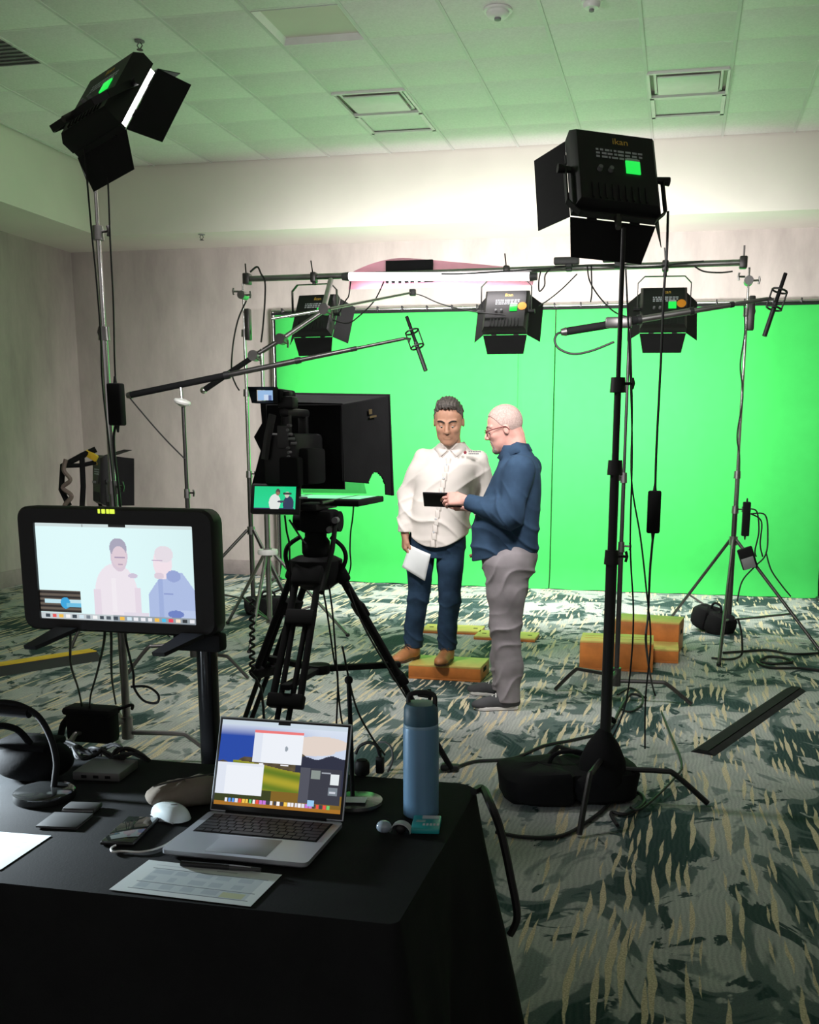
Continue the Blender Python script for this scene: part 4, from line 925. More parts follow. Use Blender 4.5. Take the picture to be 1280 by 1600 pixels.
def paint_lap(u, v):
    c = np.zeros((len(u), 3)); sky = np.clip((v - .5) / .5, 0, 1)[:, None]
    a, b, d = np.array(srgb(30, 70, 165)), np.array(srgb(60, 110, 200)), np.array(srgb(205, 215, 235))
    t = np.clip((u - .3) / .5, 0, 1)[:, None]; c[:] = (a * (1 - t) + d * t); c += (np.array(srgb(215, 225, 240)) - c) * np.clip((v - .82) / .15, 0, 1)[:, None]
    cl = ell_(u, v, .8, .78, .22, .09) | ell_(u, v, .72, .70, .2, .06); c[cl] = srgb(225, 210, 200)
    h1 = .60 + .10 * np.sin(u * 7 + 4.4) + .02 * np.sin(u * 40); m = v < h1; c[m] = srgb(84, 72, 50)
    tex = (np.sin(u * 61 + v * 33) * np.sin(v * 57 - u * 21))[:, None]; c[m] = (c * (1 + .3 * tex))[m]
    h3 = .60 + .12 * (u - .62); m3 = (u > .62) & (v < h3 + .02 * np.sin(u * 30)); c[m3] = srgb(38, 42, 62)
    h2 = .48 + .05 * np.sin(u * 5 + 1.0); m = (v < h2) & (u > .12) & (u < .72); g = np.array(srgb(96, 120, 22)); g2 = np.array(srgb(170, 160, 40))
    mix_ = (.5 + .5 * np.sin(v * 34 + u * 7))[:, None]; gr = g * (1 - mix_) + g2 * mix_; c[m] = gr[m]
    m = (v < .20); c[m & (u > .45)] = srgb(125, 95, 28); c[m & (u <= .45)] = srgb(52, 60, 22); c[v < .05] = srgb(165, 110, 30)
    for (x0_, x1_, y0_, y1_, bar) in ((.27, .66, .52, .90, (235, 120, 120)), (.0, .37, .13, .50, (225, 230, 240))):
        q = rect(u, v, x0_, x1_, y0_, y1_); c[q] = srgb(236, 240, 247); c[q & (u < x0_ + .07)] = srgb(222, 228, 240); c[rect(u, v, x0_, x1_, y1_ - .03, y1_)] = srgb(*bar)
    c[rect(u, v, .33, .36, .49, .515)] = srgb(240, 240, 245); c[rect(u, v, .50, .56, .50, .515)] = srgb(235, 235, 240); c[ell_(u, v, .535, .70, .012, .03)] = srgb(150, 160, 170)
    q = rect(u, v, .66, .985, .09, .50); c[q] = srgb(52, 54, 66); c[q & (u < .74)] = srgb(78, 80, 92); c[rect(u, v, .75, .82, .38, .48)] = srgb(135, 145, 140); c[rect(u, v, .83, .90, .445, .46)] = srgb(160, 165, 175)
    c[rect(u, v, .90, .965, .32, .45)] = srgb(225, 232, 235); c[rect(u, v, .89, .96, .20, .29)] = srgb(120, 130, 140); c[rect(u, v, .90, .95, .22, .25)] = srgb(200, 205, 215)
    c[v > .945] = srgb(200, 214, 226)
    r3 = random.Random(2)
    for k in range(30):
        a0 = .085 + .0278 * k; cc = r3.choice([(240, 240, 245), (90, 150, 235), (235, 80, 70), (110, 200, 110), (245, 200, 80), (225, 225, 235), (200, 120, 220), (245, 245, 250), (60, 60, 70)])
        c[rect(u, v, a0, a0 + .022, .035, .085)] = srgb(*cc)
    c[rect(u, v, .74, .79, .06, .13)] = srgb(150, 200, 240)
    return c
M['lapscr'] = screen_mat('laptop_screen', 1.0)
picture('screen', M['lapscr'], lp, LM @ Matrix.Translation((0, .004, .0012)), .292, LH - .022, paint_lap, 210, 130)
MB().cyl((-.94, 1.988, TT + .016), (-.708, 1.988, TT + .016), .005, .005, 10).build('hinge', M['matte'], lp)
# ---- papers
M['print'] = print_mat('printed_paper')
def paint_form(u, v):
    c = np.zeros((len(u), 3)); c[:] = (.76, .83, .85); r3 = random.Random(3)
    c[rect(u, v, .12, .93, .12, .78)] = (.58, .66, .70)
    for row in range(3):
        for col_ in range(5):
            a = .14 + col_ * .155; b = .14 + row * .215
            c[rect(u, v, a, a + r3.uniform(.06, .13), b + .05, b + .17)] = (.46, .54, .60)
    for q in (.12, .335, .55, .78): c[(np.abs(v - q) < .008) & (u > .1) & (u < .95)] = (.16, .20, .24)
    c[rect(u, v, .74, .9, .15, .30)] = (.55, .60, .38); c[rect(u, v, .1, .45, .86, .89)] = (.5, .56, .6); c[rect(u, v, .55, .7, .86, .90)] = (.5, .56, .6)
    return c
def sheet_thing(name, corners, label, paint, nx=80, ny=60, z=TT + .0006, cat='paper'):
    a, b, c_, d = [V(q) for q in corners]      # near-left, near-right, far-right, far-left
    cen = (a + b + c_ + d) / 4; cen.z = z; w_ = ((b - a).length + (c_ - d).length) / 2; h_ = ((d - a).length + (c_ - b).length) / 2
    t = thing(name, label, cat, cen)
    picture('sheet', M['print'], t, face_matrix(cen, b - a, d - a), w_, h_, paint, nx, ny)
    s_ = t.children[0]; md = s_.modifiers.new('thickness', 'SOLIDIFY'); md.thickness = .0004; md.offset = -1
    return t
sheet_thing('paper_sheet', [F(170, 1391, TZ), F(395, 1418, TZ), F(440, 1365, TZ), F(230, 1347, TZ)], 'printed form with a ruled table in front of the laptop', paint_form)
def paint_left(u, v):
    c = np.zeros((len(u), 3)); c[:] = (.78, .86, .90)
    for q in (.75, .62): c[(np.abs(v - q) < .012) & (u > .3) & (u < .9)] = (.66, .73, .78)
    q = (np.abs(v - (.34 + .10 * (u - .55))) < .03 * (1 - np.abs(u - .62) / .18)) & (np.abs(u - .62) < .18); c[q] = (.10, .03, .05)
    return c
sheet_thing('paper_sheet', [V((-1.53, 1.625, TZ)), V((-1.252, 1.636, TZ)), V((-1.250, 1.814, TZ)), V((-1.53, 1.80, TZ))], 'white sheet with a dark scribble cut off by the left edge', paint_left)
# ---- pen
t = thing('pen', 'black pen lying along the front edge of the laptop', 'pen', (-.86, 1.748, TT))
pa, pb = F(283, 1349, TT + .006), F(408, 1359, TT + .006)
MB().cyl(pa, pa.lerp(pb, .62), .0055, .0055, 12).build('barrel', M['black'], t); MB().cyl(pa.lerp(pb, .62), pb, .0058, .0035, 12).build('cap', M['darkgrey'], t)
MB().box(pa.lerp(pb, .75) + V((0, -.003, .005)), (.045, .003, .0015), bev=.0005).build('clip', M['steel'], t)
# ---- mouse on a cloth pouch, phone, white lead
pc = F(290, 1258, TT)
t = thing('pouch', 'grey-brown soft pouch behind the white mouse', 'pouch', pc)
vs = []; fs = []; n, m_ = 28, 12; yaw = math.radians(42)
for j in range(m_ + 1):
    a = -PI / 2 + PI * j / m_
    for i in range(n):
        b = 2 * PI * i / n; ex = lambda q, e: math.copysign(abs(q) ** e, q)
        x_ = ex(math.cos(a), .7) * ex(math.cos(b), .75) * .088; y_ = ex(math.cos(a), .7) * ex(math.sin(b), .75) * .042
        z_ = .030 + ex(math.sin(a), .8) * .030 * (1 + .25 * x_ / .088) + .0025 * math.sin(b * 5 + j)
        vs.append((pc.x + x_ * math.cos(yaw) - y_ * math.sin(yaw), pc.y + x_ * math.sin(yaw) + y_ * math.cos(yaw), TT + max(.001, z_)))
for j in range(m_):
    for i in range(n): k = (i + 1) % n; fs.append((j * n + i, j * n + k, (j + 1) * n + k, (j + 1) * n + i))
MB().add(vs, fs).build('fabric', cloth_mat('taupe_cloth', (.20, .17, .14), 120, .3), t)
mb = MB(); ca, sa = math.cos(yaw), math.sin(yaw)
mb.tube([(pc.x - .07 * ca - .036 * sa * 0, pc.y - .07 * sa, TT + .056), (pc.x, pc.y, TT + .063), (pc.x + .07 * ca, pc.y + .07 * sa, TT + .064)], .0016, 6, 4); mb.build('seam', M['darkgrey'], t)
mc = F(267, 1277, TT)
t = thing('mouse', 'white wireless computer mouse beside the laptop', 'mouse', mc)
def shell(sx, sy, sz, k0, k1):
    vs = []; fs = []; n, m_ = 28, 10; yw = math.radians(-28)
    for j in range(m_ + 1):
        q = k0 + (k1 - k0) * j / m_
        for i in range(n):
            b = 2 * PI * i / n; ex = lambda v_, e: math.copysign(abs(v_) ** e, v_)
            rr = math.cos(q * PI / 2) ** .7
            x_, y_ = ex(math.cos(b), .8) * sx * rr, ex(math.sin(b), .8) * sy * rr; z_ = math.sin(q * PI / 2) * sz
            vs.append((mc.x + x_ * math.cos(yw) - y_ * math.sin(yw), mc.y + x_ * math.sin(yw) + y_ * math.cos(yw), TT + .003 + z_))
    for j in range(m_):
        for i in range(n): k = (i + 1) % n; fs.append((j * n + i, j * n + k, (j + 1) * n + k, (j + 1) * n + i))
    return MB().add(vs, fs)
shell(.055, .030, .030, 0.0, .999).build('shell', mat('mouse_white', (.62, .70, .72), .2, var=.03), t)
mb = MB(); mb.box(mc + V((0, 0, .0025)), (.085, .05, .004), Matrix.Rotation(math.radians(-28), 4, 'Z'), bev=.002); mb.build('underside', M['grey'], t)
MB().sphere(mc + V((.012, -.006, .0325)), .005, 10, 6, (1.6, .5, .3), Matrix.Rotation(.6, 4, 'Z')).build('logo', M['grey'], t)
ph = [F(160, 1320, TT), F(213, 1322, TT), F(246, 1283, TT), F(196, 1281, TT)]; pcn = sum(ph, V((0, 0, 0))) / 4
t = thing('smartphone', 'smartphone with a glossy dark glass face left of the laptop', 'phone', pcn)
PM = face_matrix(pcn, ph[1] - ph[0], ph[3] - ph[0]); 
mb = MB(); mb.M = PM; mb.box((0, 0, .004), (.072, .148, .008), bev=.0035); mb.build('body', M['black'], t)
mb = MB(); mb.M = PM; mb.box((0, 0, .0082), (.066, .142, .0012), bev=.0005); mb.build('glass', mat('phone_glass', (.02, .025, .022), .04, spec=.9), t)
cable('white charging lead curling from the laptop past the phone', [F(330, 1272, TT + .004), F(320, 1280, TT + .003), F(285, 1302, TT + .003), F(255, 1322, TT + .003), F(222, 1331, TT + .003), F(190, 1330, TT + .003), F(176, 1331, TT + .004), F(174, 1325, TT + .004), F(181, 1321, TT + .004)], .0022, 'white')
# ---- bottle
bc = F(658, 1272, TT)
t = thing('water_bottle', 'tall blue insulated bottle with a dark teal lid on the table corner', 'bottle', bc)
MB().lathe([(.036, 0), (.0395, .003), (.0395, .198), (.0385, .204)], bc, 36).build('body', mat('blue_enamel', (.14, .29, .46), .42, .1, var=.05), t)
MB().lathe([(.0385, .204), (.039, .206), (.039, .209), (.0375, .211)], bc, 36).build('neck_band', mat('pale_blue_band', (.22, .38, .52), .4), t)
MB().lathe([(.0378, .211), (.0385, .213), (.0375, .246), (.033, .256), (.012, .258)], bc, 36).build('lid', mat('teal_lid', (.045, .12, .17), .5), t)
mb = MB(); mb.tube([bc + V((-.028, 0, .252)), bc + V((-.026, .006, .272)), bc + V((.006, .012, .278)), bc + V((.028, .008, .272)), bc + V((.031, 0, .25))], .0055, 8, 5); mb.build('carry_loop', M['rubber'], t)
# ---- watch, packet
wc = F(600, 1302, TT)
t = thing('smartwatch', 'small pale rounded watch with a curled strap left of the teal packet', 'watch', wc)
MB().sphere(wc + V((0, 0, .015)), .016, 18, 10, (1.05, .85, .85)).build('case', mat('watch_glass', (.34, .42, .50), .12, spec=.8), t)
mb = MB(); c0 = F(626, 1303, TT); pts = []
for i in range(15): a = PI * i / 14; pts.append((c0.x - .022 * math.cos(a), c0.y + .004, TT + .003 + .020 * math.sin(a)))
w2 = []; f2 = []
for i, p in enumerate(pts):
    for dy, dz in ((-.010, 0), (.010, 0), (.010, .0025), (-.010, .0025)): w2.append((p[0], p[1] + dy, p[2] + dz))
for i in range(14):
    for k in range(4): f2.append((i * 4 + k, i * 4 + (k + 1) % 4, i * 4 + 4 + (k + 1) % 4, i * 4 + 4 + k))
mb.add(w2, f2).build('strap', mat('pale_strap', (.55, .60, .64), .5), t)
MB().sphere((c0.x, c0.y + .002, TT + .0115), .0125, 14, 8).build('buckle', M['black'], t)
k0, k1, k2, k3 = F(640, 1303, TT), F(685, 1304, TT), F(692, 1282, TT), F(648, 1281, TT); kc = (k0 + k1 + k2 + k3) / 4
t = thing('packet', 'small teal packet with white print at the foot of the bottle', 'packet', kc); KM = face_matrix(kc, k1 - k0, k3 - k0)
kw, kh_ = (k1 - k0).length, (k3 - k0).length
mb = MB(); mb.M = KM; mb.box((0, 0, .006), (kw, kh_, .012), bev=.003); mb.build('wrapper', mat('teal_wrapper', (.02, .36, .38), .4), t)
mb = MB(); mb.M = KM
mb.box((.008, kh_ * .33, .0125), (kw * .6, kh_ * .22, .0008)); r3 = random.Random(1)
for q in range(5): mb.box((-.004 + q * .0075, -.016, .0125), (.005, .012, .0008))
for q in range(2): mb.box((-.012, .0 + .007 * q, .0125), (.02, .0016, .0008))
mb.build('printed_label', M['ink'], t)
# ---- round base desk stand behind the laptop, with a sheet on its base
dc = F(557, 1256, TT)
t = thing('desk_stand', 'round-based thin rod stand behind the right side of the laptop', 'desk stand', dc)
MB().lathe([(.060, 0), (.062, .004), (.060, .010), (.03, .014), (.01, .016)], dc, 32).build('base', mat('smoky_base', (.05, .052, .05), .25), t)
MB().tube([dc + V((-.012, .01, .012)), dc + V((-.014, .01, .15)), dc + V((-.018, .012, .285))], .0055, 8, 4).build('rod', M['matte'], t)
MB().sphere(dc + V((-.018, .012, .288)), .010, 10, 6).build('tip', M['matte'], t)
t = thing('card', 'white card lying on the round base behind the laptop', 'card', dc + V((.0, -.01, .0165)))
mb = MB(); mb.box(dc + V((.004, -.02, .0172)), (.05, .035, .0012), Matrix.Rotation(.15, 4, 'Z')); mb.build('sheet', M['paper'], t)
# ---- gooseneck lamp at the left with disc base
gc = F(70, 1247, TT)
t = thing('desk_lamp', 'black gooseneck desk lamp with a glossy disc base at the left', 'desk lamp', gc)
MB().lathe([(.068, 0), (.070, .006), (.068, .018), (.062, .022), (.01, .024)], gc, 36).build('base', mat('gloss_disc', (.02, .021, .021), .12, spec=.8), t)
pz = lambda x, y: P(x, y, gc.y + .02)
MB().tube([gc + V((.012, .02, .02)), pz(86, 1215), pz(88, 1190), pz(80, 1155), pz(62, 1122), pz(38, 1105), pz(10, 1098), pz(-25, 1099), pz(-70, 1104), pz(-95, 1108)], .0075, 10, 5).build('gooseneck', M['matte'], t)
mb = MB(); a_, b_ = pz(-20, 1106), pz(46, 1113); mb.cyl(a_, b_, .017, .014, 14); mb.build('grip_tube', M['matte'], t)
a_, b_ = pz(-190, 1120), pz(-90, 1108); mb = MB(); mb.cyl(a_, b_, .026, .026, 16); mb.build('lamp_head', M['matte'], t)
dl = (b_ - a_); mb = MB(); mb.box((a_ + b_) / 2 + V((-.0, 0, -.0255)), (dl.length * .8, .014, .003), bev=.001); mb.build('led_strip', mat('lit_led_strip', (.8, .85, .9), .4, emit=(.82, .93, 1.0), estr=6.0), t)
la = bpy.data.lights.new('desk_lamp_light', 'AREA'); la.shape = 'RECTANGLE'; la.size = .12; la.size_y = .03; la.energy = P_DESK; la.color = (.80, .92, 1.0)
lo = bpy.data.objects.new('desk_lamp_light', la); C.objects.link(lo); lo.parent = t; lo.location = (a_ + b_) / 2 + V((0, 0, -.031)) - worldloc(t); lo.rotation_euler = (math.radians(-14), math.radians(-30), 0)
gb = F(20, 1245, TT); gb.y += .06
t = thing('camera_bag', 'soft black bag slumped behind the lamp at the left edge', 'bag', gb)
MB().sphere(gb + V((-.03, .06, .055)), .10, 20, 12, (1.1, .7, .55)).build('pouch', M['deep'], t)
MB().box(gb + V((-.03, .06, .095)), (.14, .10, .02), bev=.008).build('flap', M['deep'], t)
MB().tube([gb + V((-.11, .0, .1)), gb + V((-.07, -.01, .15)), gb + V((-.02, .0, .145)), gb + V((.0, .02, .105))], .008, 6, 5).build('handle', M['deep'], t)
# ---- dark small things
a_, b_, c_, d_ = F(122, 1218, TT), F(196, 1221, TT), F(214, 1203, TT), F(132, 1196, TT); cen = (a_ + b_ + c_ + d_) / 4
t = thing('hub_box', 'flat grey metal box lying at the back of the table', 'box', cen)
mb = MB(); mb.M = face_matrix(cen, b_ - a_, d_ - a_); mb.box((0, 0, .011), ((b_ - a_).length, (d_ - a_).length, .022), bev=.004); mb.build('case', mat('dull_grey_case', (.13, .13, .13), .5, .3), t)
mb = MB(); mb.M = face_matrix(cen, b_ - a_, d_ - a_)
for q in range(3): mb.box((-.03 + .03 * q, -(d_ - a_).length / 2 - .0003, .011), (.013, .002, .007))
mb.build('ports', M['matte'], t)
cen = F(112, 1268, TT)
t = thing('wallet', 'dark folded wallet in front of the lamp base', 'wallet', cen)
mb = MB(); mb.M = Matrix.Translation(cen) @ Matrix.Rotation(.15, 4, 'Z')
mb.box((.02, .012, .006), (.075, .045, .012), bev=.004); mb.build('leather', mat('dark_leather', (.035, .035, .036), .55), t)
mb = MB(); mb.M = Matrix.Translation(cen) @ Matrix.Rotation(.15, 4, 'Z'); mb.box((.018, -.011, .006), (.07, .002, .003)); mb.build('edge', M['grey'], t)
cen = F(102, 1284, TT)
t = thing('notebook', 'thin black notebook lying in front of the wallet', 'notebook', cen)
mb = MB(); mb.M = Matrix.Translation(cen) @ Matrix.Rotation(.12, 4, 'Z'); mb.box((0, 0, .0035), (.09, .085, .004), bev=.001); mb.build('cover', mat('black_cover', (.02, .021, .022), .6), t)
mb = MB(); mb.M = Matrix.Translation(cen) @ Matrix.Rotation(.12, 4, 'Z'); mb.box((.002, 0, .001), (.085, .08, .002)); mb.build('pages', M['grey'], t)
# mains plug, round puck at the back edge
pc_ = F(594, 1208, TT)
t = thing('power_adapter', 'black upright plug adapter standing at the back edge of the table', 'adapter', pc_)
MB().box(pc_ + V((0, 0, .022)), (.020, .018, .044), bev=.004).build('body', M['rubber'], t); MB().cyl(pc_ + V((0, 0, .044)), pc_ + V((0, 0, .062)), .005, .004, 8).build('strain_relief', M['rubber'], t)
pc_ = F(566, 1210, TT)
t = thing('speaker_puck', 'round black puck standing behind the laptop beside the plug adapter', 'speaker', pc_)
MB().lathe([(.016, 0), (.019, .004), (.019, .03), (.015, .036)], pc_, 20).build('body', M['rubber'], t); MB().lathe([(.014, .036), (.013, .038), (.002, .039)], pc_, 20).build('grille', M['matte'], t)

# ================================================================ apple boxes and things on the carpet
def apple_box(c, size, yaw, label, slots=False, group='apple boxes on the carpet', ends=True):
    t = thing('apple_box', label, 'apple box', c, group); w, d, h = size; th = .014
    T = Matrix.Translation(Vector(c)) @ Matrix.Rotation(yaw, 4, 'Z')
    def bx(name, m, c_, s_, bev=.002):
        mb = MB(); mb.M = T; mb.box(c_, s_, bev=bev); return mb.build(name, m, t)
    if h < .05:
        bx('board', M['woodtop'], (0, 0, h - .006), (w, d, .012)); bx('rim', M['wood'], (0, 0, (h - .012) / 2), (w, d, h - .012))
        for s in (-1, 1): bx('hand_slot', M['matte'], (s * (w / 2 - .06), -.0, h + .0003), (.035, .025, .002), .0005)
        return t
    bx('top_panel', M['woodtop'], (0, 0, h - th / 2), (w, d, th)); bx('bottom_panel', M['wood'], (0, 0, th / 2), (w, d, th))
    for s in (-1, 1):
        bx('side_panel', M['wood'], (0, s * (d / 2 - th / 2), h / 2), (w, th, h - 2 * th)); e = bx('end_panel', M['wood'], (s * (w / 2 - th / 2), 0, h / 2), (th, d - 2 * th, h - 2 * th))
        mb = MB(); mb.M = T; mb.box((s * (w / 2 + .0004), 0, h * .62), (.002, .10, min(.032, h * .3)), bev=.0008); mb.build('hand_hole', M['matte'], e)
    if slots:
        for s in (-1, 1): bx('groove', M['wood'], (0, s * .04, h + .0004), (w * .9, .008, .002), .0005)
    return t
apple_box((-1.452, 6.575, 0), (.485, .305, .10), -.01, 'half apple box the man in the white shirt stands on', group='apple boxes on the carpet')
apple_box((-.372, 7.13, 0), (.50, .305, .205), .03, 'full apple box with grooved top in front of the right stack', True)
apple_box((-.20, 7.47, 0), (.50, .30, .10), .02, 'half apple box tucked behind the full grooved box')
apple_box((-.17, 7.84, 0), (.48, .30, .235), -.12, 'full apple box at the back of the right stack')
apple_box((F(740, 1000) + F(838, 1000)) / 2 + Vector((0, .10, 0)), (.49, .28, .028), .0, 'thin pancake board behind the grey trousers')
apple_box(F(690, 990) + Vector((.07, .14, 0)), (.49, .28, .028), .05, 'thin pancake board behind the jeans')
# cable ramps
def ramp(a, b, w, h, label, top, body, name='cable_ramp'):
    a, b = Vector(a), Vector(b); u = (b - a).normalized(); s = Vector((-u.y, u.x, 0)); t = thing(name, label, 'cable ramp', (a + b) / 2)
    prof = [(-w / 2, 0), (-w * .25, h), (w * .25, h), (w / 2, 0)]
    vs = [e + s * q + Vector((0, 0, z)) for e in (a, b) for q, z in prof]; fs = [(0, 1, 2, 3), (7, 6, 5, 4)] + [(i, (i + 1) % 4, 4 + (i + 1) % 4, 4 + i) for i in range(4)]
    MB().add(vs, fs).build('body', M[body], t)
    mb = MB(); vs = [e + s * q + Vector((0, 0, h + z)) for e in (a, b) for q, z in ((-w * .22, .0), (-w * .22, .006), (w * .22, .006), (w * .22, .0))]
    mb.add(vs, [(0, 1, 2, 3), (7, 6, 5, 4)] + [(i, (i + 1) % 4, 4 + (i + 1) % 4, 4 + i) for i in range(4)]); mb.build('lid', M[top], t)
    return t
a_, b_ = F(-70, 1062), F(146, 1028); ramp(a_, b_, .24, .055, 'black cable ramp with a yellow lid at the left edge of the carpet', 'yellow', 'rubber')
M['mat_grey'] = mat('grey_rubber', (.022, .023, .023), .95, spec=.1)
a_, b_ = F(1098, 1178), F(1244, 1078); ramp(a_, b_, .13, .016, 'flat dark cable cover lying aslant on the carpet at the right', 'mat_grey', 'mat_grey', 'cable_cover')

# power bricks
def brick(c, size, label, m='matte', rot=None):
    t = thing('power_brick', label, 'power brick', Vector(c) - Vector((0, 0, size[2] / 2)))
    mb = MB(); mb.box(c, size, rot, bev=.008); mb.build('case', M[m], t)
    mb = MB(); c = Vector(c)
    for s in (-1, 1): mb.cyl(c + Vector((0, 0, s * size[2] / 2)), c + Vector((0, 0, s * (size[2] / 2 + .03))), .009, .005, 8)
    mb.build('strain_relief', M['rubber'], t); return t
b1 = P(1022, 800, 4.6); brick(b1, (.058, .035, .185), 'black power brick hanging in front of the green screen by the right key light')
b2 = P(182, 632, 4.30); brick(b2, (.066, .05, .185), 'black power brick hanging by the left light stand')
b3 = P(1166, 811, 8.52); brick(b3, (.06, .07, .27), 'black power brick strapped to the right tripod stand')
t = thing('ballast_box', 'small grey and black box dangling under the right tripod apex', 'ballast', P(1168, 876, 8.45))
mb = MB(); mb.box(P(1168, 872, 8.45), (.12, .05, .17), Euler((0, -.35, 0)), bev=.01); mb.build('case', M['matte'], t)
mb = MB(); mb.box(P(1170, 880, 8.42), (.095, .01, .09), Euler((0, -.35, 0)), bev=.003); mb.build('label_plate', M['grey'], t)
# small bag at the left stand
t = thing('distro_bag', 'square black pouch hung on the stand below the desk monitor', 'bag', P(148, 1160, 4.2))
pb_ = P(145, 1132, 4.2); mb = MB(); mb.box(pb_, (.235, .10, .165), bev=.025); mb.build('pouch', M['bag'], t)
mb = MB(); mb.box(pb_ + Vector((0, -.004, .07)), (.25, .115, .04), bev=.018); mb.build('flap', M['bag'], t)
mb = MB(); mb.tube([pb_ + Vector((.11, .02, .07)), pb_ + Vector((.17, .06, .09)), pb_ + Vector((.15, .10, .06))], .008, 6, 4); mb.build('strap', M['bag'], t)
mb = MB(); mb.tube([pb_ + Vector((-.10, 0, .04)), P(100, 1130, 4.22), P(90, 1160, 4.25), P(62, 1175, 4.25)], .016, 8, 4); mb.build('shoulder_strap', M['bag'], t)

# ---------------------------------------------------------------- cables
PT = lambda Y, *q: [P(x, y, Y) for x, y in q]
FT = lambda z, *q: [F(x, y, z) for x, y in q]
M['rope'] = mat('pale_brown_cord', (.20, .15, .13), .7)
cable('thin black cable hanging left of the left key light stand', PT(4.33, (130, 215), (136, 280), (143, 360), (150, 430), (157, 520), (160, 600), (170, 690), (180, 790), (186, 860)), .004)
cable('thin black cable hanging right of the left key light stand down to its power brick', PT(4.33, (167, 250), (170, 310), (172, 370), (177, 470), (179, 560), (181, 600)), .004)
cable('black cable from the left brick down the stand', PT(4.30, (183, 660), (178, 680), (180, 720), (188, 790), (192, 900)), .006)
cable('black power lead hanging from the right key light to its brick', PT(4.55, (1044, 330), (1042, 400), (1038, 450), (1034, 540), (1030, 620), (1026, 700), (1024, 765)), .0055)
cable('black lead from the right brick to the carpet', PT(4.6, (1021, 835), (1016, 890), (1013, 960), (1010, 1010)) + FT(.03, (1022, 1080), (1045, 1140), (1065, 1190), (1055, 1215), (1005, 1262), (985, 1262)), .0055)
cable('thin cable beside the right key light stand', PT(4.5, (978, 420), (984, 560), (988, 700), (985, 850), (990, 960), (985, 1050), (975, 1110), (958, 1150)), .004)
cable('thin second cable beside the right key light stand', PT(4.58, (985, 520), (988, 640), (987, 750), (1001, 840), (1010, 920), (1017, 1000), (1009, 1090), (1008, 1170)), .004)
cable('black cable looping from the end of the silver boom pole', PT(6.05, (884, 520), (872, 521), (867, 532), (874, 545), (896, 553), (925, 548), (960, 534)), .007)
cable('cable hanging from the left boom end to its stand', [P(203, 622, 6.28), P(235, 660, 6.27), P(262, 690, 6.26), P(290, 718, 6.25)], .005)
cable('cable coil twisted over the low panel light yoke', PT(6.85, (103, 718), (100, 735), (110, 750), (98, 762), (112, 775), (101, 790), (108, 800)), .016, 'rope')
cable('black cable draped from the crossbar left end to the grip stand', PT(8.4, (391, 425), (402, 417), (408, 428), (414, 440), (414, 470), (411, 510), (408, 535)), .008)
cable('thin cable hanging loose from the crossbar to the stand', PT(8.5, (385, 470), (372, 500), (364, 540), (362, 580), (368, 600), (374, 610)), .007)
cable('thin cable sagging from the tube light to the screen frame', PT(8.5, (643, 458), (660, 462), (690, 475), (740, 487), (790, 492)), .005)
cable('cable dropping from the tube light toward the left hung light', PT(8.5, (600, 440), (585, 470), (560, 495), (543, 505), (520, 500)), .006)
cable('cable running from the tube light end behind the arm', PT(8.5, (548, 440), (545, 462), (540, 470), (530, 490)), .006)
cable('thin cable between the crossbar and the right hung light', PT(8.57, (918, 415), (922, 440), (940, 468), (965, 490), (1004, 500)), .006)
cable('short cable end dangling from the crossbar', PT(8.57, (924, 415), (925, 455), (923, 472)), .006)
cable('looped cable hanging from the crossbar past the middle hung light', PT(8.5, (845, 424), (842, 440), (843, 455), (851, 446), (852, 430), (862, 418)), .006)
cable('thin cable from the crossbar back to the green screen corner', PT(8.6, (902, 428), (880, 450), (858, 468), (842, 478)), .005)
cable('cable slung under the right end of the crossbar', PT(8.5, (1085, 416), (1100, 424), (1125, 426), (1145, 424)), .006)
cable('long cable taped along the crossbar', PT(8.5, (690, 428), (740, 427), (880, 418), (930, 414), (1000, 418), (1060, 412), (1100, 408)), .006)
cable('thin cable hanging down the right tripod stand', PT(8.55, (1163, 470), (1164, 520), (1157, 570), (1161, 620), (1152, 680), (1156, 720), (1152, 800)), .006)
for k, q in enumerate((((1172, 795), (1183, 800), (1186, 830), (1180, 860), (1182, 870)), ((1173, 803), (1196, 805), (1200, 840), (1196, 868), (1180, 885), (1160, 908), (1152, 940)), ((1174, 803), (1190, 815), (1188, 850), (1192, 870)), ((1197, 862), (1205, 890), (1222, 915), (1236, 932)))):
    cable('thin cable loop at the right tripod stand, ' + ('short inner loop', 'long loop falling behind the leg', 'middle loop', 'tail reaching the screen foot')[k], PT(8.45, *q), .006, group='cable loops at the right tripod')
cable('cable lying across the carpet at the right edge', FT(.012, (1130, 1020), (1160, 1018), (1200, 1016), (1240, 1022), (1285, 1020)), .010)
cable('coiled cable on the carpet at the right edge', FT(.012, (1185, 1033), (1200, 1026), (1225, 1028), (1238, 1034), (1210, 1037), (1184, 1034), (1205, 1043), (1250, 1044), (1285, 1048)), .010)
cable('looped cable below the right tripod stand', PT(7.6, (1153, 966), (1158, 985), (1160, 1008)) + FT(.012, (1158, 1024), (1140, 1030), (1112, 1028)), .008)
cable('cable snaking from the right stands to the table', FT(.01, (1010, 1090), (985, 1085), (968, 1110), (950, 1140), (900, 1155), (850, 1165), (800, 1185), (740, 1190), (700, 1205)), .008)
cable('cable on the carpet leading from the right sandbag to the table', FT(.01, (985, 1240), (960, 1250), (930, 1275), (880, 1305), (820, 1308), (775, 1300)), .008)
cable('cable curled round the right key light stand base', FT(.012, (975, 1235), (1000, 1240), (1006, 1255), (980, 1272), (955, 1270), (965, 1290)), .008)
cable('thin cable circle on the carpet behind the right stand', FT(.01, (965, 1085), (985, 1075), (1002, 1085), (1003, 1100), (985, 1112), (968, 1105)), .006)
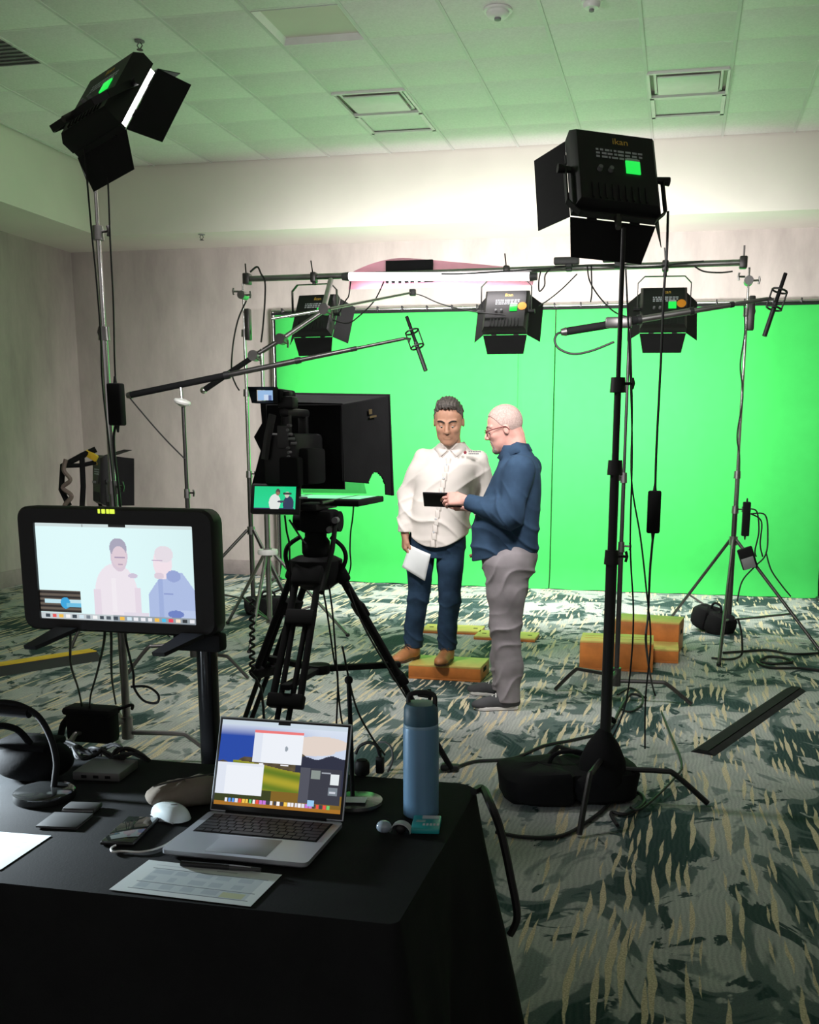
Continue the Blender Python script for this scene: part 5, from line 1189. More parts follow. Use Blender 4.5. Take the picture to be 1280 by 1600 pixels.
cable('thick black cable hanging off the right end of the table', [F(740, 1237, TT + .01), V((-.425, 2.30, .735))] + PT(2.18, (766, 1255), (780, 1290), (790, 1330), (798, 1370), (806, 1410), (808, 1435), (802, 1452), (797, 1460)), .0095)
cable('cable arc rising behind the laptop to the plug', PT(2.36, (556, 1178), (562, 1166), (576, 1160), (588, 1165), (593, 1180)), .004)
cable('grey cable arc behind the plug adapter', PT(2.40, (590, 1160), (603, 1160), (612, 1170), (613, 1190), (606, 1206)), .003, 'grey')
cable('cable hanging from the teleprompter display with an inline switch', PT(4.6, (553, 785), (551, 810), (548, 832), (547, 860), (548, 885), (541, 910)), .004)
for k, (q, d_) in enumerate(((((445, 805), (448, 830), (452, 850), (453, 890), (455, 960)), 4.2), (((452, 812), (470, 840), (478, 850)), 4.2), (((512, 900), (520, 960), (526, 1040), (533, 1120), (545, 1165)), 4.25), (((500, 900), (510, 950), (522, 1030), (528, 1060), (525, 1150)), 4.25), (((545, 920), (560, 960), (580, 1000), (610, 1050), (635, 1090)), 4.3), (((535, 1010), (555, 1100), (580, 1150), (602, 1180)), 3.9))):
    cable('thin black cable at the camera tripod, ' + ('from the flip-out screen downward', 'short slack under the flip-out screen', 'hanging down the middle right', 'hanging down the middle', 'along the right leg', 'running to the table')[k], PT(d_, *q), .0045, group='cables at the camera tripod')
cable('coiled lead spiralling beside the left tripod leg', [P(394 + 4 * math.sin(i * 1.6), 935 + i * 3.0, 4.1) for i in range(40)] + [P(408, 1075, 4.1), P(413, 1130, 4.1)], .006, smooth=2)
for k, q in enumerate((((110, 995), (111, 1040), (122, 1075), (128, 1103)), ((163, 1000), (152, 1050), (142, 1085), (140, 1105)), ((174, 1000), (175, 1060), (181, 1100)), ((197, 1000), (208, 1050), (210, 1075), (225, 1095), (245, 1098), (247, 1085), (230, 1073), (205, 1073)))):
    cable('thin black cable dropping behind the desk monitor, ' + ('left by the yellow ramp', 'slanting to the pouch', 'straight beside the stand', 'ending in a loose ring')[k], [V((P(q[0][0], 985, 2.575).x, 2.575, 1.045))] + [P(x_, y_, 2.6 + 1.6 * (i_ / (len(q) - 1)) if k < 3 else 2.75) for i_, (x_, y_) in enumerate(q)], .004, group='cables below the desk monitor')
r3 = random.Random(11)
for k in range(4):
    c0 = F(110 + 36 * k, 1176 + (k % 2) * 6, TT + .01); c0.y = 2.30 - .02 * (k % 2)
    cable('tangled black cable heap at the back of the table, ' + ('left bundle', 'second bundle', 'third bundle', 'bundle by the chrome stand')[k], [c0 + Vector((.045 * math.cos(i * 1.1 + k) * (1 + .2 * math.sin(i * 2.3)), .022 * math.sin(i * 1.1 + k), .006 + .012 * (i % 3))) for i in range(14)], .0045, smooth=4, group='tangled cables on the table')

# ================================================================ the two men: implicit surfaces blended into one skin, meshed by surface nets
class Vol:
    def __init__(s, lo, hi, h):
        s.lo = np.array(lo, float); s.h = h; s.n = np.maximum(4, np.ceil((np.array(hi) - s.lo) / h).astype(int) + 1)
        s.ax = [(s.lo[k] + h * np.arange(s.n[k])).astype(np.float32) for k in range(3)]; s.f = np.full(tuple(s.n), .5, np.float32)
    def _sl(s, lo, hi):
        a = np.clip(np.floor((np.array(lo) - s.lo) / s.h).astype(int), 0, s.n); b = np.clip(np.ceil((np.array(hi) - s.lo) / s.h).astype(int) + 1, 0, s.n)
        sl = tuple(slice(int(i), int(j)) for i, j in zip(a, b))
        return sl, s.ax[0][sl[0]][:, None, None], s.ax[1][sl[1]][None, :, None], s.ax[2][sl[2]][None, None, :]
    def put(s, lo, hi, fn, k=.0, op='add'):
        m = .03 + k; sl, X, Y, Z = s._sl(np.array(lo) - m, np.array(hi) + m)
        if min(q.stop - q.start for q in sl) <= 0: return
        d = fn(X, Y, Z).astype(np.float32); a = s.f[sl]
        if op == 'sub':
            d = -d
            if k > 0: h = np.maximum(k - np.abs(a - d), 0) / k; s.f[sl] = np.maximum(a, d) + h * h * k * .25
            else: s.f[sl] = np.maximum(a, d)
        elif op == 'max': s.f[sl] = np.maximum(a, d)
        else:
            if k > 0: h = np.maximum(k - np.abs(a - d), 0) / k; s.f[sl] = np.minimum(a, d) - h * h * k * .25
            else: s.f[sl] = np.minimum(a, d)
    def cap(s, p, q, r0, r1=None, k=.02, op='add'):
        p = np.array(p, float); q = np.array(q, float); r1 = r0 if r1 is None else r1; d = q - p; L2 = max(d.dot(d), 1e-9); R = max(r0, r1)
        def fn(X, Y, Z):
            t = np.clip(((X - p[0]) * d[0] + (Y - p[1]) * d[1] + (Z - p[2]) * d[2]) / L2, 0, 1)
            return np.sqrt((X - p[0] - t * d[0]) ** 2 + (Y - p[1] - t * d[1]) ** 2 + (Z - p[2] - t * d[2]) ** 2) - (r0 + (r1 - r0) * t)
        s.put(np.minimum(p, q) - R, np.maximum(p, q) + R, fn, k, op)
    def chain(s, pts, rs, k=.02):
        for i in range(len(pts) - 1): s.cap(pts[i], pts[i + 1], rs[i], rs[i + 1], k)
    def ell(s, c, r, R=None, k=.02, op='add'):
        c = np.array(c, float); r = np.array(r, float); R = np.eye(3) if R is None else np.array(R); m = r.min()
        ext = np.sqrt(((R.T * r) ** 2).sum(1))
        def fn(X, Y, Z):
            x, y, z = X - c[0], Y - c[1], Z - c[2]
            u = (x * R[0, 0] + y * R[0, 1] + z * R[0, 2]) / r[0]; v = (x * R[1, 0] + y * R[1, 1] + z * R[1, 2]) / r[1]; w = (x * R[2, 0] + y * R[2, 1] + z * R[2, 2]) / r[2]
            q = np.sqrt(u * u + v * v + w * w); g = np.sqrt((u / r[0]) ** 2 + (v / r[1]) ** 2 + (w / r[2]) ** 2) + 1e-9
            return q * (q - 1) / g
        s.put(c - ext, c + ext, fn, k, op)
    def loft(s, rows, k=.02, e=2.3):              # rows: (z, cx, cy, a, b) stacked sections
        rows = np.array(sorted(rows)); z = rows[:, 0]
        def fn(X, Y, Z):
            cx, cy, a, b = [np.interp(Z, z, rows[:, i]) for i in range(1, 5)]
            q = (np.abs((X - cx) / a) ** e + np.abs((Y - cy) / b) ** e + 1e-9) ** (1 / e)
            return np.maximum((q - 1) * np.minimum(a, b), np.maximum(z[0] - Z, Z - z[-1]))
        s.put((min(rows[:, 1] - rows[:, 3]), min(rows[:, 2] - rows[:, 4]), z[0]), (max(rows[:, 1] + rows[:, 3]), max(rows[:, 2] + rows[:, 4]), z[-1]), fn, k)
    def warp(s, fn):                              # cloth folds: push the surface in and out
        X, Y, Z = s.ax[0][:, None, None], s.ax[1][None, :, None], s.ax[2][None, None, :]
        near = np.abs(s.f) < .04
        s.f = np.where(near, s.f + fn(X, Y, Z).astype(np.float32), s.f)
    def cut(s, fn):
        X, Y, Z = s.ax[0][:, None, None], s.ax[1][None, :, None], s.ax[2][None, None, :]
        s.f = np.maximum(s.f, fn(X, Y, Z).astype(np.float32))
    def mesh(s, name, m, parent):
        f = s.f; f = np.pad(f, 1, constant_values=.5); lo = s.lo - s.h; n = np.array(f.shape) - 1; neg = f < 0
        cnt = np.zeros(n, np.int8); 
        for i in (0, 1):
            for j in (0, 1):
                for k in (0, 1): cnt += neg[i:i + n[0], j:j + n[1], k:k + n[2]]
        ci = np.argwhere((cnt > 0) & (cnt < 8)); idx = -np.ones(n, np.int64); idx[tuple(ci.T)] = np.arange(len(ci))
        acc = np.zeros((len(ci), 3)); num = np.zeros(len(ci))
        offs = [(i, j, k) for i in (0, 1) for j in (0, 1) for k in (0, 1)]
        val = {o: f[ci[:, 0] + o[0], ci[:, 1] + o[1], ci[:, 2] + o[2]] for o in offs}
        for o in offs:
            for ax in range(3):
                if o[ax]: continue
                o2 = list(o); o2[ax] = 1; o2 = tuple(o2); a, b = val[o], val[o2]; x = (a < 0) != (b < 0)
                t = a[x] / (a[x] - b[x]); p = np.tile(np.array(o, float), (x.sum(), 1)); p[:, ax] = t; acc[x] += p; num[x] += 1
        co = lo + s.h * (ci + acc / num[:, None])
        fs = []
        for ax in range(3):
            o1, o2 = [(1, 2), (2, 0), (0, 1)][ax]
            sl0 = [slice(1, n[k]) for k in range(3)]; sl0[ax] = slice(0, n[ax]); A = neg[tuple(sl0)]
            sl1 = list(sl0); sl1[ax] = slice(1, n[ax] + 1); B = neg[tuple(sl1)]
            e = np.argwhere(A != B); fl = A[tuple(e.T)]
            base = e + 1; base[:, ax] -= 1
            d1 = np.zeros(3, int); d1[o1] = 1; d2 = np.zeros(3, int); d2[o2] = 1
            q = np.stack([idx[tuple((base - d1 - d2).T)], idx[tuple((base - d2).T)], idx[tuple(base.T)], idx[tuple((base - d1).T)]], 1)
            q[~fl] = q[~fl][:, ::-1]; fs.append(q)
        fs = np.concatenate(fs); fs = fs[(fs >= 0).all(1)]
        me = bpy.data.meshes.new(name); off = np.array(worldloc(parent)); co = co - off
        me.vertices.add(len(co)); me.vertices.foreach_set('co', co.ravel().astype(np.float32)); me.loops.add(len(fs) * 4); me.loops.foreach_set('vertex_index', fs.ravel().astype(np.int32))
        me.polygons.add(len(fs)); me.polygons.foreach_set('loop_start', np.arange(0, len(fs) * 4, 4, dtype=np.int32)); me.update(calc_edges=True); me.validate()
        me.polygons.foreach_set('use_smooth', [True] * len(me.polygons)); me.materials.append(m)
        o = bpy.data.objects.new(name, me); C.objects.link(o); o.parent = parent; return o

def nrm(v): v = np.array(v, float); return v / np.linalg.norm(v)
def frame(fwd, up=(0, 0, 1)):                     # rows: forward, left, up
    f = nrm(fwd); l = nrm(np.cross(up, f)); return np.array([f, l, np.cross(f, l)])
def head(vol, c, A, s, chin=1.0, wide=1.0, jaw=1.0):
    c = np.array(c); g = lambda f, l, u: c + s * (A[0] * f + A[1] * l + A[2] * u)
    vol.ell(g(-.012, 0, .035), np.array((.098, .078 * wide, .092)) * s, A, k=.0)
    vol.ell(g(.022, 0, -.03), np.array((.073, .066 * wide, .082)) * s, A, k=.03 * s)
    vol.ell(g(.040, 0, -.078), np.array((.048, .048 * wide * jaw, .042)) * s, A, k=.03 * s)      # jaw
    vol.ell(g(.068, 0, -.104 * chin), np.array((.022, .026 * jaw, .018)) * s, A, k=.025 * s)     # chin
    for q in (-1, 1):
        vol.ell(g(.060, q * .040 * wide, -.022), np.array((.026, .022, .022)) * s, A, k=.02 * s)      # cheekbone
        vol.ell(g(.094, q * .032, .010), np.array((.016, .017, .011)) * s, A, k=.016 * s, op='sub')   # eye socket
        vol.ell(g(.076, q * .032, .009), np.array((.015, .016, .014)) * s, A, k=.006 * s)             # lids over the eye
        vol.cap(g(.086, q * .014, .029), g(.072, q * .052, .030), .0085 * s, .007 * s, k=.012 * s)    # brow
        vol.ell(g(-.008, q * .078 * wide, -.008), np.array((.017, .008, .028)) * s, A, k=.008 * s)    # ear
        vol.ell(g(-.002, q * .088 * wide, -.004), np.array((.009, .006, .016)) * s, A, k=.004 * s, op='sub')
        vol.ell(g(.101, q * .011, -.030), np.array((.010, .009, .008)) * s, A, k=.008 * s)            # nostril wing
    vol.cap(g(.088, 0, .018), g(.110, 0, -.024), .009 * s, .0125 * s, k=.012 * s)          # nose
    vol.cap(g(.090, -.018, -.060), g(.090, .018, -.060), .0065 * s, k=.008 * s)            # lips
    vol.cap(g(.088, -.015, -.070), g(.088, .015, -.070), .0072 * s, k=.006 * s)
    vol.cap(g(.098, -.020, -.0648), g(.098, .020, -.0648), .0028 * s, k=.003 * s, op='sub')
    return g
def hand(vol, W, D, N, T, s=1.0, curl=(25, 35, 25), thumb=(.6, .5), spread=.10, k=.006, curls=None):
    """W wrist, D along the hand, N palm normal, T towards the thumb side; fingers bend toward N."""
    W = np.array(W, float); D = nrm(D); N = nrm(np.array(N) - D * np.dot(N, D)); T = nrm(np.array(T) - D * np.dot(T, D) - N * np.dot(T, N))
    tips = []
    for i, (o, L, kn) in enumerate(((.030, .98, .092), (.010, 1.08, .096), (-.010, 1.0, .091), (-.029, .80, .082))):
        kp = W + s * (D * kn + T * o); vol.cap(W + s * (D * .012 + T * o * .55), kp, .0145 * s, .0125 * s, k=.014)
        dd = nrm(D + T * o * spread * 12); p = kp; a = 0
        for L0, ca, r in ((.043, curl[0] if curls is None else curls[i][0], .0092), (.027, curl[1] if curls is None else curls[i][1], .0082), (.021, curl[2] if curls is None else curls[i][2], .0074)):
            a += math.radians(ca); q = p + s * L * L0 * (dd * math.cos(a) + N * math.sin(a)); vol.cap(p, q, r * s, (r - .0008) * s, k=k * .5); p = q
        tips.append(p)
    b = W + s * (D * .026 + T * .020); m = b + s * (D * .036 + T * .030 * thumb[0] * 1.6 + N * .012); e = m + s * nrm(D * 1.0 + T * .25 * thumb[0] + N * thumb[1]) * .030; t_ = e + s * nrm(D * 1.0 - T * .1 + N * thumb[1] * 1.3) * .025
    vol.cap(b, m, .0155 * s, .0115 * s, k=.012); vol.cap(m, e, .0105 * s, .0095 * s, k=.004); vol.cap(e, t_, .0095 * s, .008 * s, k=.004)
    return tips
def eyes(g, s, parent, white, iris, A):
    for q in (-1, 1):
        c = V(g(.0805, q * .032, .002)); mb = MB().sphere(c, .0100 * s, 12, 8); e = mb.build('eye', white, parent)
        mb = MB().sphere(c + V(A[0]) * .0048 * s - V(A[2]) * .0035 * s, .0062 * s, 10, 6); mb.build('iris', iris, e)

def skin(name, col, red):
    m = mat(name, col, .55, var=.10, scale=22, bump=.10, spec=.35); b = m.node_tree.nodes['Principled BSDF']
    b.inputs['Subsurface Weight'].default_value = .12; b.inputs['Subsurface Radius'].default_value = (.012, .005, .003); b.inputs['Subsurface Scale'].default_value = .5
    return m
M['skin1'] = skin('tan_skin', (.47, .25, .165), 0); M['skin2'] = skin('fair_skin', (.62, .335, .285), 0)
M['eyew'] = mat('eye_white', (.6, .58, .55), .2, var=.02); M['iris'] = mat('iris_brown', (.03, .018, .01), .15)
M['shirtw'] = cloth_mat('white_shirt_cotton', (.74, .68, .64), 240, .2, var=.04); M['shirtb'] = cloth_mat('blue_chambray', (.032, .062, .112), 260, .3, var=.22)
M['jeans'] = cloth_mat('dark_denim', (.026, .052, .095), 300, .35, var=.35); M['greyp'] = cloth_mat('grey_twill', (.27, .245, .26), 280, .3, var=.12)
M['hair1'] = mat('greying_dark_hair', (.085, .072, .064), .65, var=.7, scale=90, bump=.8); M['hair2'] = mat('cropped_grey_hair', (.44, .32, .29), .8, var=.2, scale=120, bump=.5)
M['goatee'] = mat('grey_stubble', (.25, .19, .17), .8, var=.3, scale=160, bump=.6); M['brow1'] = mat('dark_brow', (.03, .022, .018), .8)
M['leather'] = mat('tan_leather', (.46, .19, .075), .5, var=.2, scale=18); M['suede'] = mat('charcoal_canvas', (.055, .055, .06), .8, var=.2); M['sole'] = mat('white_sole', (.72, .70, .68), .6, var=.05); M['dsole'] = mat('dark_sole', (.09, .05, .03), .7)

def crease(q, p):                                 # narrow ridges with broad valleys between them
    return (1 - np.abs(np.sin(PI * q))) ** 2 * 1.6 - .35
def folds(amp, seed, sx=1.0, sz=1.0):
    r = random.Random(seed); ws = [(r.uniform(8, 26) * sx, r.uniform(8, 26) * sx, r.uniform(10, 34) * sz, r.uniform(0, 6), r.uniform(.4, 1)) for _ in range(6)]
    def fn(X, Y, Z):
        t = 0
        for a, b, c_, ph, w_ in ws: t = t + w_ * np.sin(a * X + b * Y + c_ * Z + ph + 1.2 * np.sin(7 * Z + 5 * X + ph))
        return amp * t / 2.5
    return fn
def shoe(parent, toe, heel, h, mat_, solem, s=1.0, lace=True, ankle=.10):
    """toe and heel at sole height h"""
    toe, heel = np.array([toe[0], toe[1], h]), np.array([heel[0], heel[1], h]); L = np.linalg.norm(toe - heel); d = (toe - heel) / L; l = np.array([-d[1], d[0], 0]); z = np.array([0, 0, 1.])
    g = lambda f, w, u: heel + d * f * L + l * w + z * u
    lo = np.minimum(toe, heel) - .08; hi = np.maximum(toe, heel) + np.array([.08, .08, .24]); lo[2] = h - .02
    vol = Vol(lo, hi, .004); A = np.array([d, l, z])
    vol.ell(g(.80, 0, .030), (.075, .046, .036), A, k=0); vol.ell(g(.55, 0, .040), (.085, .043, .046), A, k=.02); vol.ell(g(.20, 0, .045), (.065, .038, .050), A, k=.02)
    vol.cap(g(.30, 0, .05), g(.20, 0, ankle), .044, .043, k=.03)
    vol.cut(lambda X, Y, Z: (h + .016) - Z + 0 * X + 0 * Y); vol.cut(lambda X, Y, Z: Z - (h + ankle + .012) + .0 * X + 0 * Y)
    u = vol.mesh('shoe', mat_, parent)
    sv = Vol(lo, hi, .004)
    def sole(X, Y, Z):
        f = ((X - heel[0]) * d[0] + (Y - heel[1]) * d[1]) / L; w = (X - heel[0]) * l[0] + (Y - heel[1]) * l[1]
        half = np.interp(f, [-.02, .0, .15, .45, .75, .92, 1.0, 1.03], [0, .024, .039, .040, .049, .040, .018, 0])
        return np.maximum(np.maximum(np.abs(w) - half, np.maximum(h + .001 - Z, Z - h - .024)), np.maximum(-f * L, (f - 1.02) * L))
    sv.put(lo, hi, sole); sv.mesh('sole', solem, u)
    if lace:
        for q in range(4):
            f = .62 - .085 * q; uu = .078 + .012 * q
            MB().tube([g(f, -.026, uu - .012), g(f - .01, 0, uu + .006), g(f, .026, uu - .012)], .0035, 6, 4).build('lace', M['sole'] if mat_ is M['suede'] else M['dsole'], u)
    return u

# ---------------------------------------------------------------- man in the white shirt, on the half apple box
def man_white():
    Y = 6.58; zb = .101
    t = thing('person', 'man in white shirt and jeans standing on a wooden box, paper in hand', 'person', (-1.55, Y, zb))
    hc = np.array([-1.444, Y - .095, 1.668]); A = frame((.10, -1, -.40)); s = 1.07
    sl, sr = (-1.636, Y, 1.435), (-1.272, Y + .03, 1.43)
    el, er = (-1.745, Y - .005, 1.20), (-1.222, Y + .06, 1.20)
    wl, wr = (-1.735, Y - .085, .952), (-1.235, Y - .03, .965)
    hips = ((-1.645, Y, .93), (-1.45, Y, .93)); knees = ((-1.66, Y - .02, .53), (-1.448, Y - .02, .535)); ank = ((-1.705, Y + .015, .20), (-1.470, Y + .0, .20))
    vol = Vol((-1.90, Y - .30, .09), (-1.10, Y + .22, 1.86), .0048)
    g = head(vol, hc, A, s, wide=1.10, jaw=1.18)
    vol.cap((-1.444, Y + .02, 1.47), g(-.03, 0, -.05), .064, .058, k=.03)
    vol.loft([(.90, -1.545, Y, .15, .10), (1.05, -1.52, Y - .01, .16, .11), (1.2, -1.50, Y - .01, .165, .11), (1.35, -1.475, Y, .17, .105), (1.45, -1.455, Y + .01, .15, .085), (1.50, -1.447, Y + .01, .08, .06)], k=.03)
    for a, b, c_ in ((sl, el, wl), (sr, er, wr)): vol.chain([a, b, c_], [.046, .038, .028], k=.03)
    for a, b, c_ in zip(hips, knees, ank): vol.chain([a, b, c_, np.array(c_) + (0, -.03, -.05)], [.070, .045, .030, .026], k=.03)
    hand(vol, np.array(wl) + (0, 0, .0), (-.02, -.10, -1), (.85, .45, -.15), (.35, -.95, 0), 1.02, curls=((38, 30, 15), (42, 35, 20), (48, 40, 25), (52, 45, 30)), thumb=(.35, .55), spread=.05)
    hand(vol, wr, (-.05, -.12, -1), (-.9, .3, 0), (-.3, -1, 0), 1.0, curl=(25, 30, 20), thumb=(.3, .4), spread=.05)
    body = vol.mesh('body', M['skin1'], t)
    eyes(g, s, body, M['eyew'], M['iris'], A)
    # hair: a thick cap combed back, brows
    hv = Vol(hc - .16, hc + .17, .004); c = hc
    hv.ell(g(-.016, 0, .042), np.array((.103, .0885, .098)) * s, A, k=0); hv.ell(g(.02, .0, .118), np.array((.062, .062, .030)) * s, A, k=.03)
    def line(X, Y_, Z):
        x, y, z = X - c[0], Y_ - c[1], Z - c[2]; f = (x * A[0, 0] + y * A[0, 1] + z * A[0, 2]) / s; l = (x * A[1, 0] + y * A[1, 1] + z * A[1, 2]) / s; u = (x * A[2, 0] + y * A[2, 1] + z * A[2, 2]) / s
        cutv = np.interp(f, [-.12, -.06, -.02, .015, .035, .055, .075, .12], [-.07, -.06, -.012, .022, .062, .092, .106, .118])
        return (cutv - u) * .8 + .0035 * np.sin(l * 380 + 3 * np.sin(f * 60)) + .003 * np.sin(l * 160) - 0 * u
    hv.cut(line); hv.warp(lambda X, Y_, Z: .003 * np.sin(X * 300 + 4 * np.sin(Z * 40) + 60 * Y_)); hv.mesh('hair', M['hair1'], t)
    mb = MB()
    for q in (-1, 1):
        mb = MB(); mb.tube([g(.0965, q * .013, .027), g(.0925, q * .032, .036), g(.077, q * .054, .030)], .0042 * s, 6, 5); mb.build('eyebrow', M['brow1'], t)
    # shirt
    sv = Vol((-1.90, Y - .30, .84), (-1.08, Y + .24, 1.60), .0055)
    sv.loft([(.84, -1.525, Y - .005, .198, .142), (.95, -1.523, Y - .008, .198, .145), (1.05, -1.518, Y - .015, .196, .148), (1.17, -1.50, Y - .015, .200, .148), (1.30, -1.482, Y - .005, .208, .14), (1.40, -1.463, Y + .005, .200, .128), (1.45, -1.455, Y + .012, .178, .108), (1.495, -1.448, Y + .012, .125, .086), (1.535, -1.446, Y + .008, .085, .076)], k=0)
    sv.chain([np.array(sl) + (-.0, 0, -.005), el, np.array(wl) + (0, .0, .035)], [.066, .055, .045], k=.04); sv.chain([np.array(sr) + (0, 0, -.005), er, np.array(wr) + (0, 0, .035)], [.066, .062, .048], k=.04)
    sv.cap(np.array(wl) + (0, .008, .058), np.array(wl) + (0, 0, .022), .049, .047, k=.004)
    sv.warp(folds(.0042, 3, .8, 1.0))
    sv.warp(lambda X, Y_, Z: -.008 * crease(8 * (Z + .6 * (X + 1.5)) + .4 * np.sin(14 * X), 1) * np.exp(-((Z - 1.03) / .12) ** 2) - .006 * crease(5 * X - 3.5 * Z + .3 * np.sin(12 * Z), 1) * np.exp(-((Z - 1.28) / .12) ** 2) - .006 * crease(11 * (Z - .5 * X) + Y_ * 3, 1) * np.exp(-((X + 1.75) / .06) ** 2 - ((Z - 1.13) / .12) ** 2))
    sv.cut(lambda X, Y_, Z: (.872 + .085 * np.clip(np.abs(X + 1.525) / .19, 0, 1) ** 2.2 - Z) * np.where(X > -1.30, 0, 1) * np.where(np.abs(X + 1.525) < .20, 1, 0) + np.where(np.abs(X + 1.525) < .20, 0, -.5) + 0 * Y_)
    sv.cut(lambda X, Y_, Z: np.where(X < -1.69, (wl[2] + .012) - Z, -.5) + 0 * Y_)
    sh = sv.mesh('shirt', M['shirtw'], t)
    # collar, placket, buttons, cuff, embroidered mark
    for q in (-1, 1):
        pts = [V((-1.446 + q * .078, Y + .03, 1.545)), V((-1.446 + q * .060, Y - .055, 1.535)), V((-1.440 + q * .012, Y - .098, 1.492)), V((-1.440 + q * .052, Y - .118, 1.452)), V((-1.446 + q * .105, Y - .05, 1.495)), V((-1.446 + q * .10, Y + .03, 1.515))]
        mb = MB(); mb.add(pts, [(0, 1, 4, 5), (1, 2, 3, 4)]); co = mb.build('collar', M['shirtw'], sh); md = co.modifiers.new('thickness', 'SOLIDIFY'); md.thickness = .006
    mb = MB()
    for k in range(12): z0 = 1.44 - .047 * k; x = -1.442 - .008 * k; yb = Y - np.interp(z0, [.9, 1.05, 1.2, 1.35, 1.46], [.158, .168, .168, .146, .108]); mb.box((x, yb - .001, z0 - .02), (.026, .006, .05), bev=.002)
    mb.build('placket', M['shirtw'], sh)
    for k in range(6): z0 = 1.40 - .085 * k; x = -1.448 - .015 * k; yb = Y - np.interp(z0, [.9, 1.05, 1.2, 1.35, 1.46], [.158, .168, .168, .146, .108]); MB().cyl((x, yb - .002, z0), (x, yb - .008, z0), .006, .006, 10).build('button', M['ink'], sh)
    ec = P(727, 707, Y - .135); 
    mb = MB(); star = []
    for k in range(10): a = PI / 2 + PI * k / 5; r = .013 if k % 2 == 0 else .0085; star.append(V((ec.x + r * math.cos(a), ec.y, ec.z + r * math.sin(a))))
    mb.plate(star, .004); mb.build('emblem', mat('dark_red_thread', (.22, .015, .03), .7), sh)
    for row in range(2):
        mb = MB(); r3 = random.Random(row); x = ec.x + .022
        for k in range(7 - row): w_ = r3.uniform(.005, .011); mb.box((x + w_ / 2, ec.y + .004 + .03 * (x - ec.x), ec.z + .006 - .013 * row), (w_, .006, .0075)); x += w_ + .003
        mb.build('embroidery', M['grey'], sh)
    # jeans
    jv = Vol((-1.80, Y - .18, .15), (-1.30, Y + .20, 1.0), .0055)
    jv.loft([(.80, -1.55, Y + .01, .165, .11), (.88, -1.545, Y + .01, .182, .125), (.98, -1.53, Y, .178, .125)], k=0)
    for h_, k_, a_ in zip(hips, knees, ank): jv.chain([np.array(h_) + (0, .01, -.04), (np.array(h_) + k_) / 2, k_, np.array(a_) + (0, .01, .12), np.array(a_) + (0, .0, -.05)], [.098, .086, .072, .065, .062], k=.018)
    jv.warp(folds(.0040, 8, 1, 1.2)); jv.warp(lambda X, Y_, Z: -.007 * crease(Z * 9 + X * 4.5 + .35 * np.sin(23 * X + 9 * Z), 1) * (np.exp(-((Z - .23) / .07) ** 2) + .8 * np.exp(-((Z - .52) / .08) ** 2) + .6 * np.exp(-((Z - .88) / .08) ** 2)))
    jv.cut(lambda X, Y_, Z: .178 - Z + 0 * X + 0 * Y_); jv.mesh('jeans', M['jeans'], t)
    shoe(t, (-1.775, Y - .19), (-1.690, Y + .07), zb, M['leather'], M['dsole'], ankle=.115); shoe(t, (-1.476, Y - .205), (-1.465, Y + .07), zb, M['leather'], M['dsole'], ankle=.115)
    return t, wl
pw, wl = man_white()
# the paper in his hand
pts = [P(640, 851, 6.47), P(673, 866, 6.43), P(664, 908, 6.41), P(628, 886, 6.45)]
tpap = thing('paper_sheet', 'white paper sheet held in the hand of the man in the white shirt', 'paper', sum(pts, V((0, 0, 0))) / 4)
vs = []; fs = []
for i in range(9):
    for j in range(9):
        u, v = i / 8, j / 8; p = pts[0].lerp(pts[1], u).lerp(pts[3].lerp(pts[2], u), v); vs.append(p + V((0, -.012 * math.sin(PI * u) * (1 - v), 0)))
for i in range(8):
    for j in range(8): a = i * 9 + j; fs.append((a, a + 9, a + 10, a + 1))
o = MB().add(vs, fs).build('sheet', M['paper'], tpap); md = o.modifiers.new('thickness', 'SOLIDIFY'); md.thickness = .0006

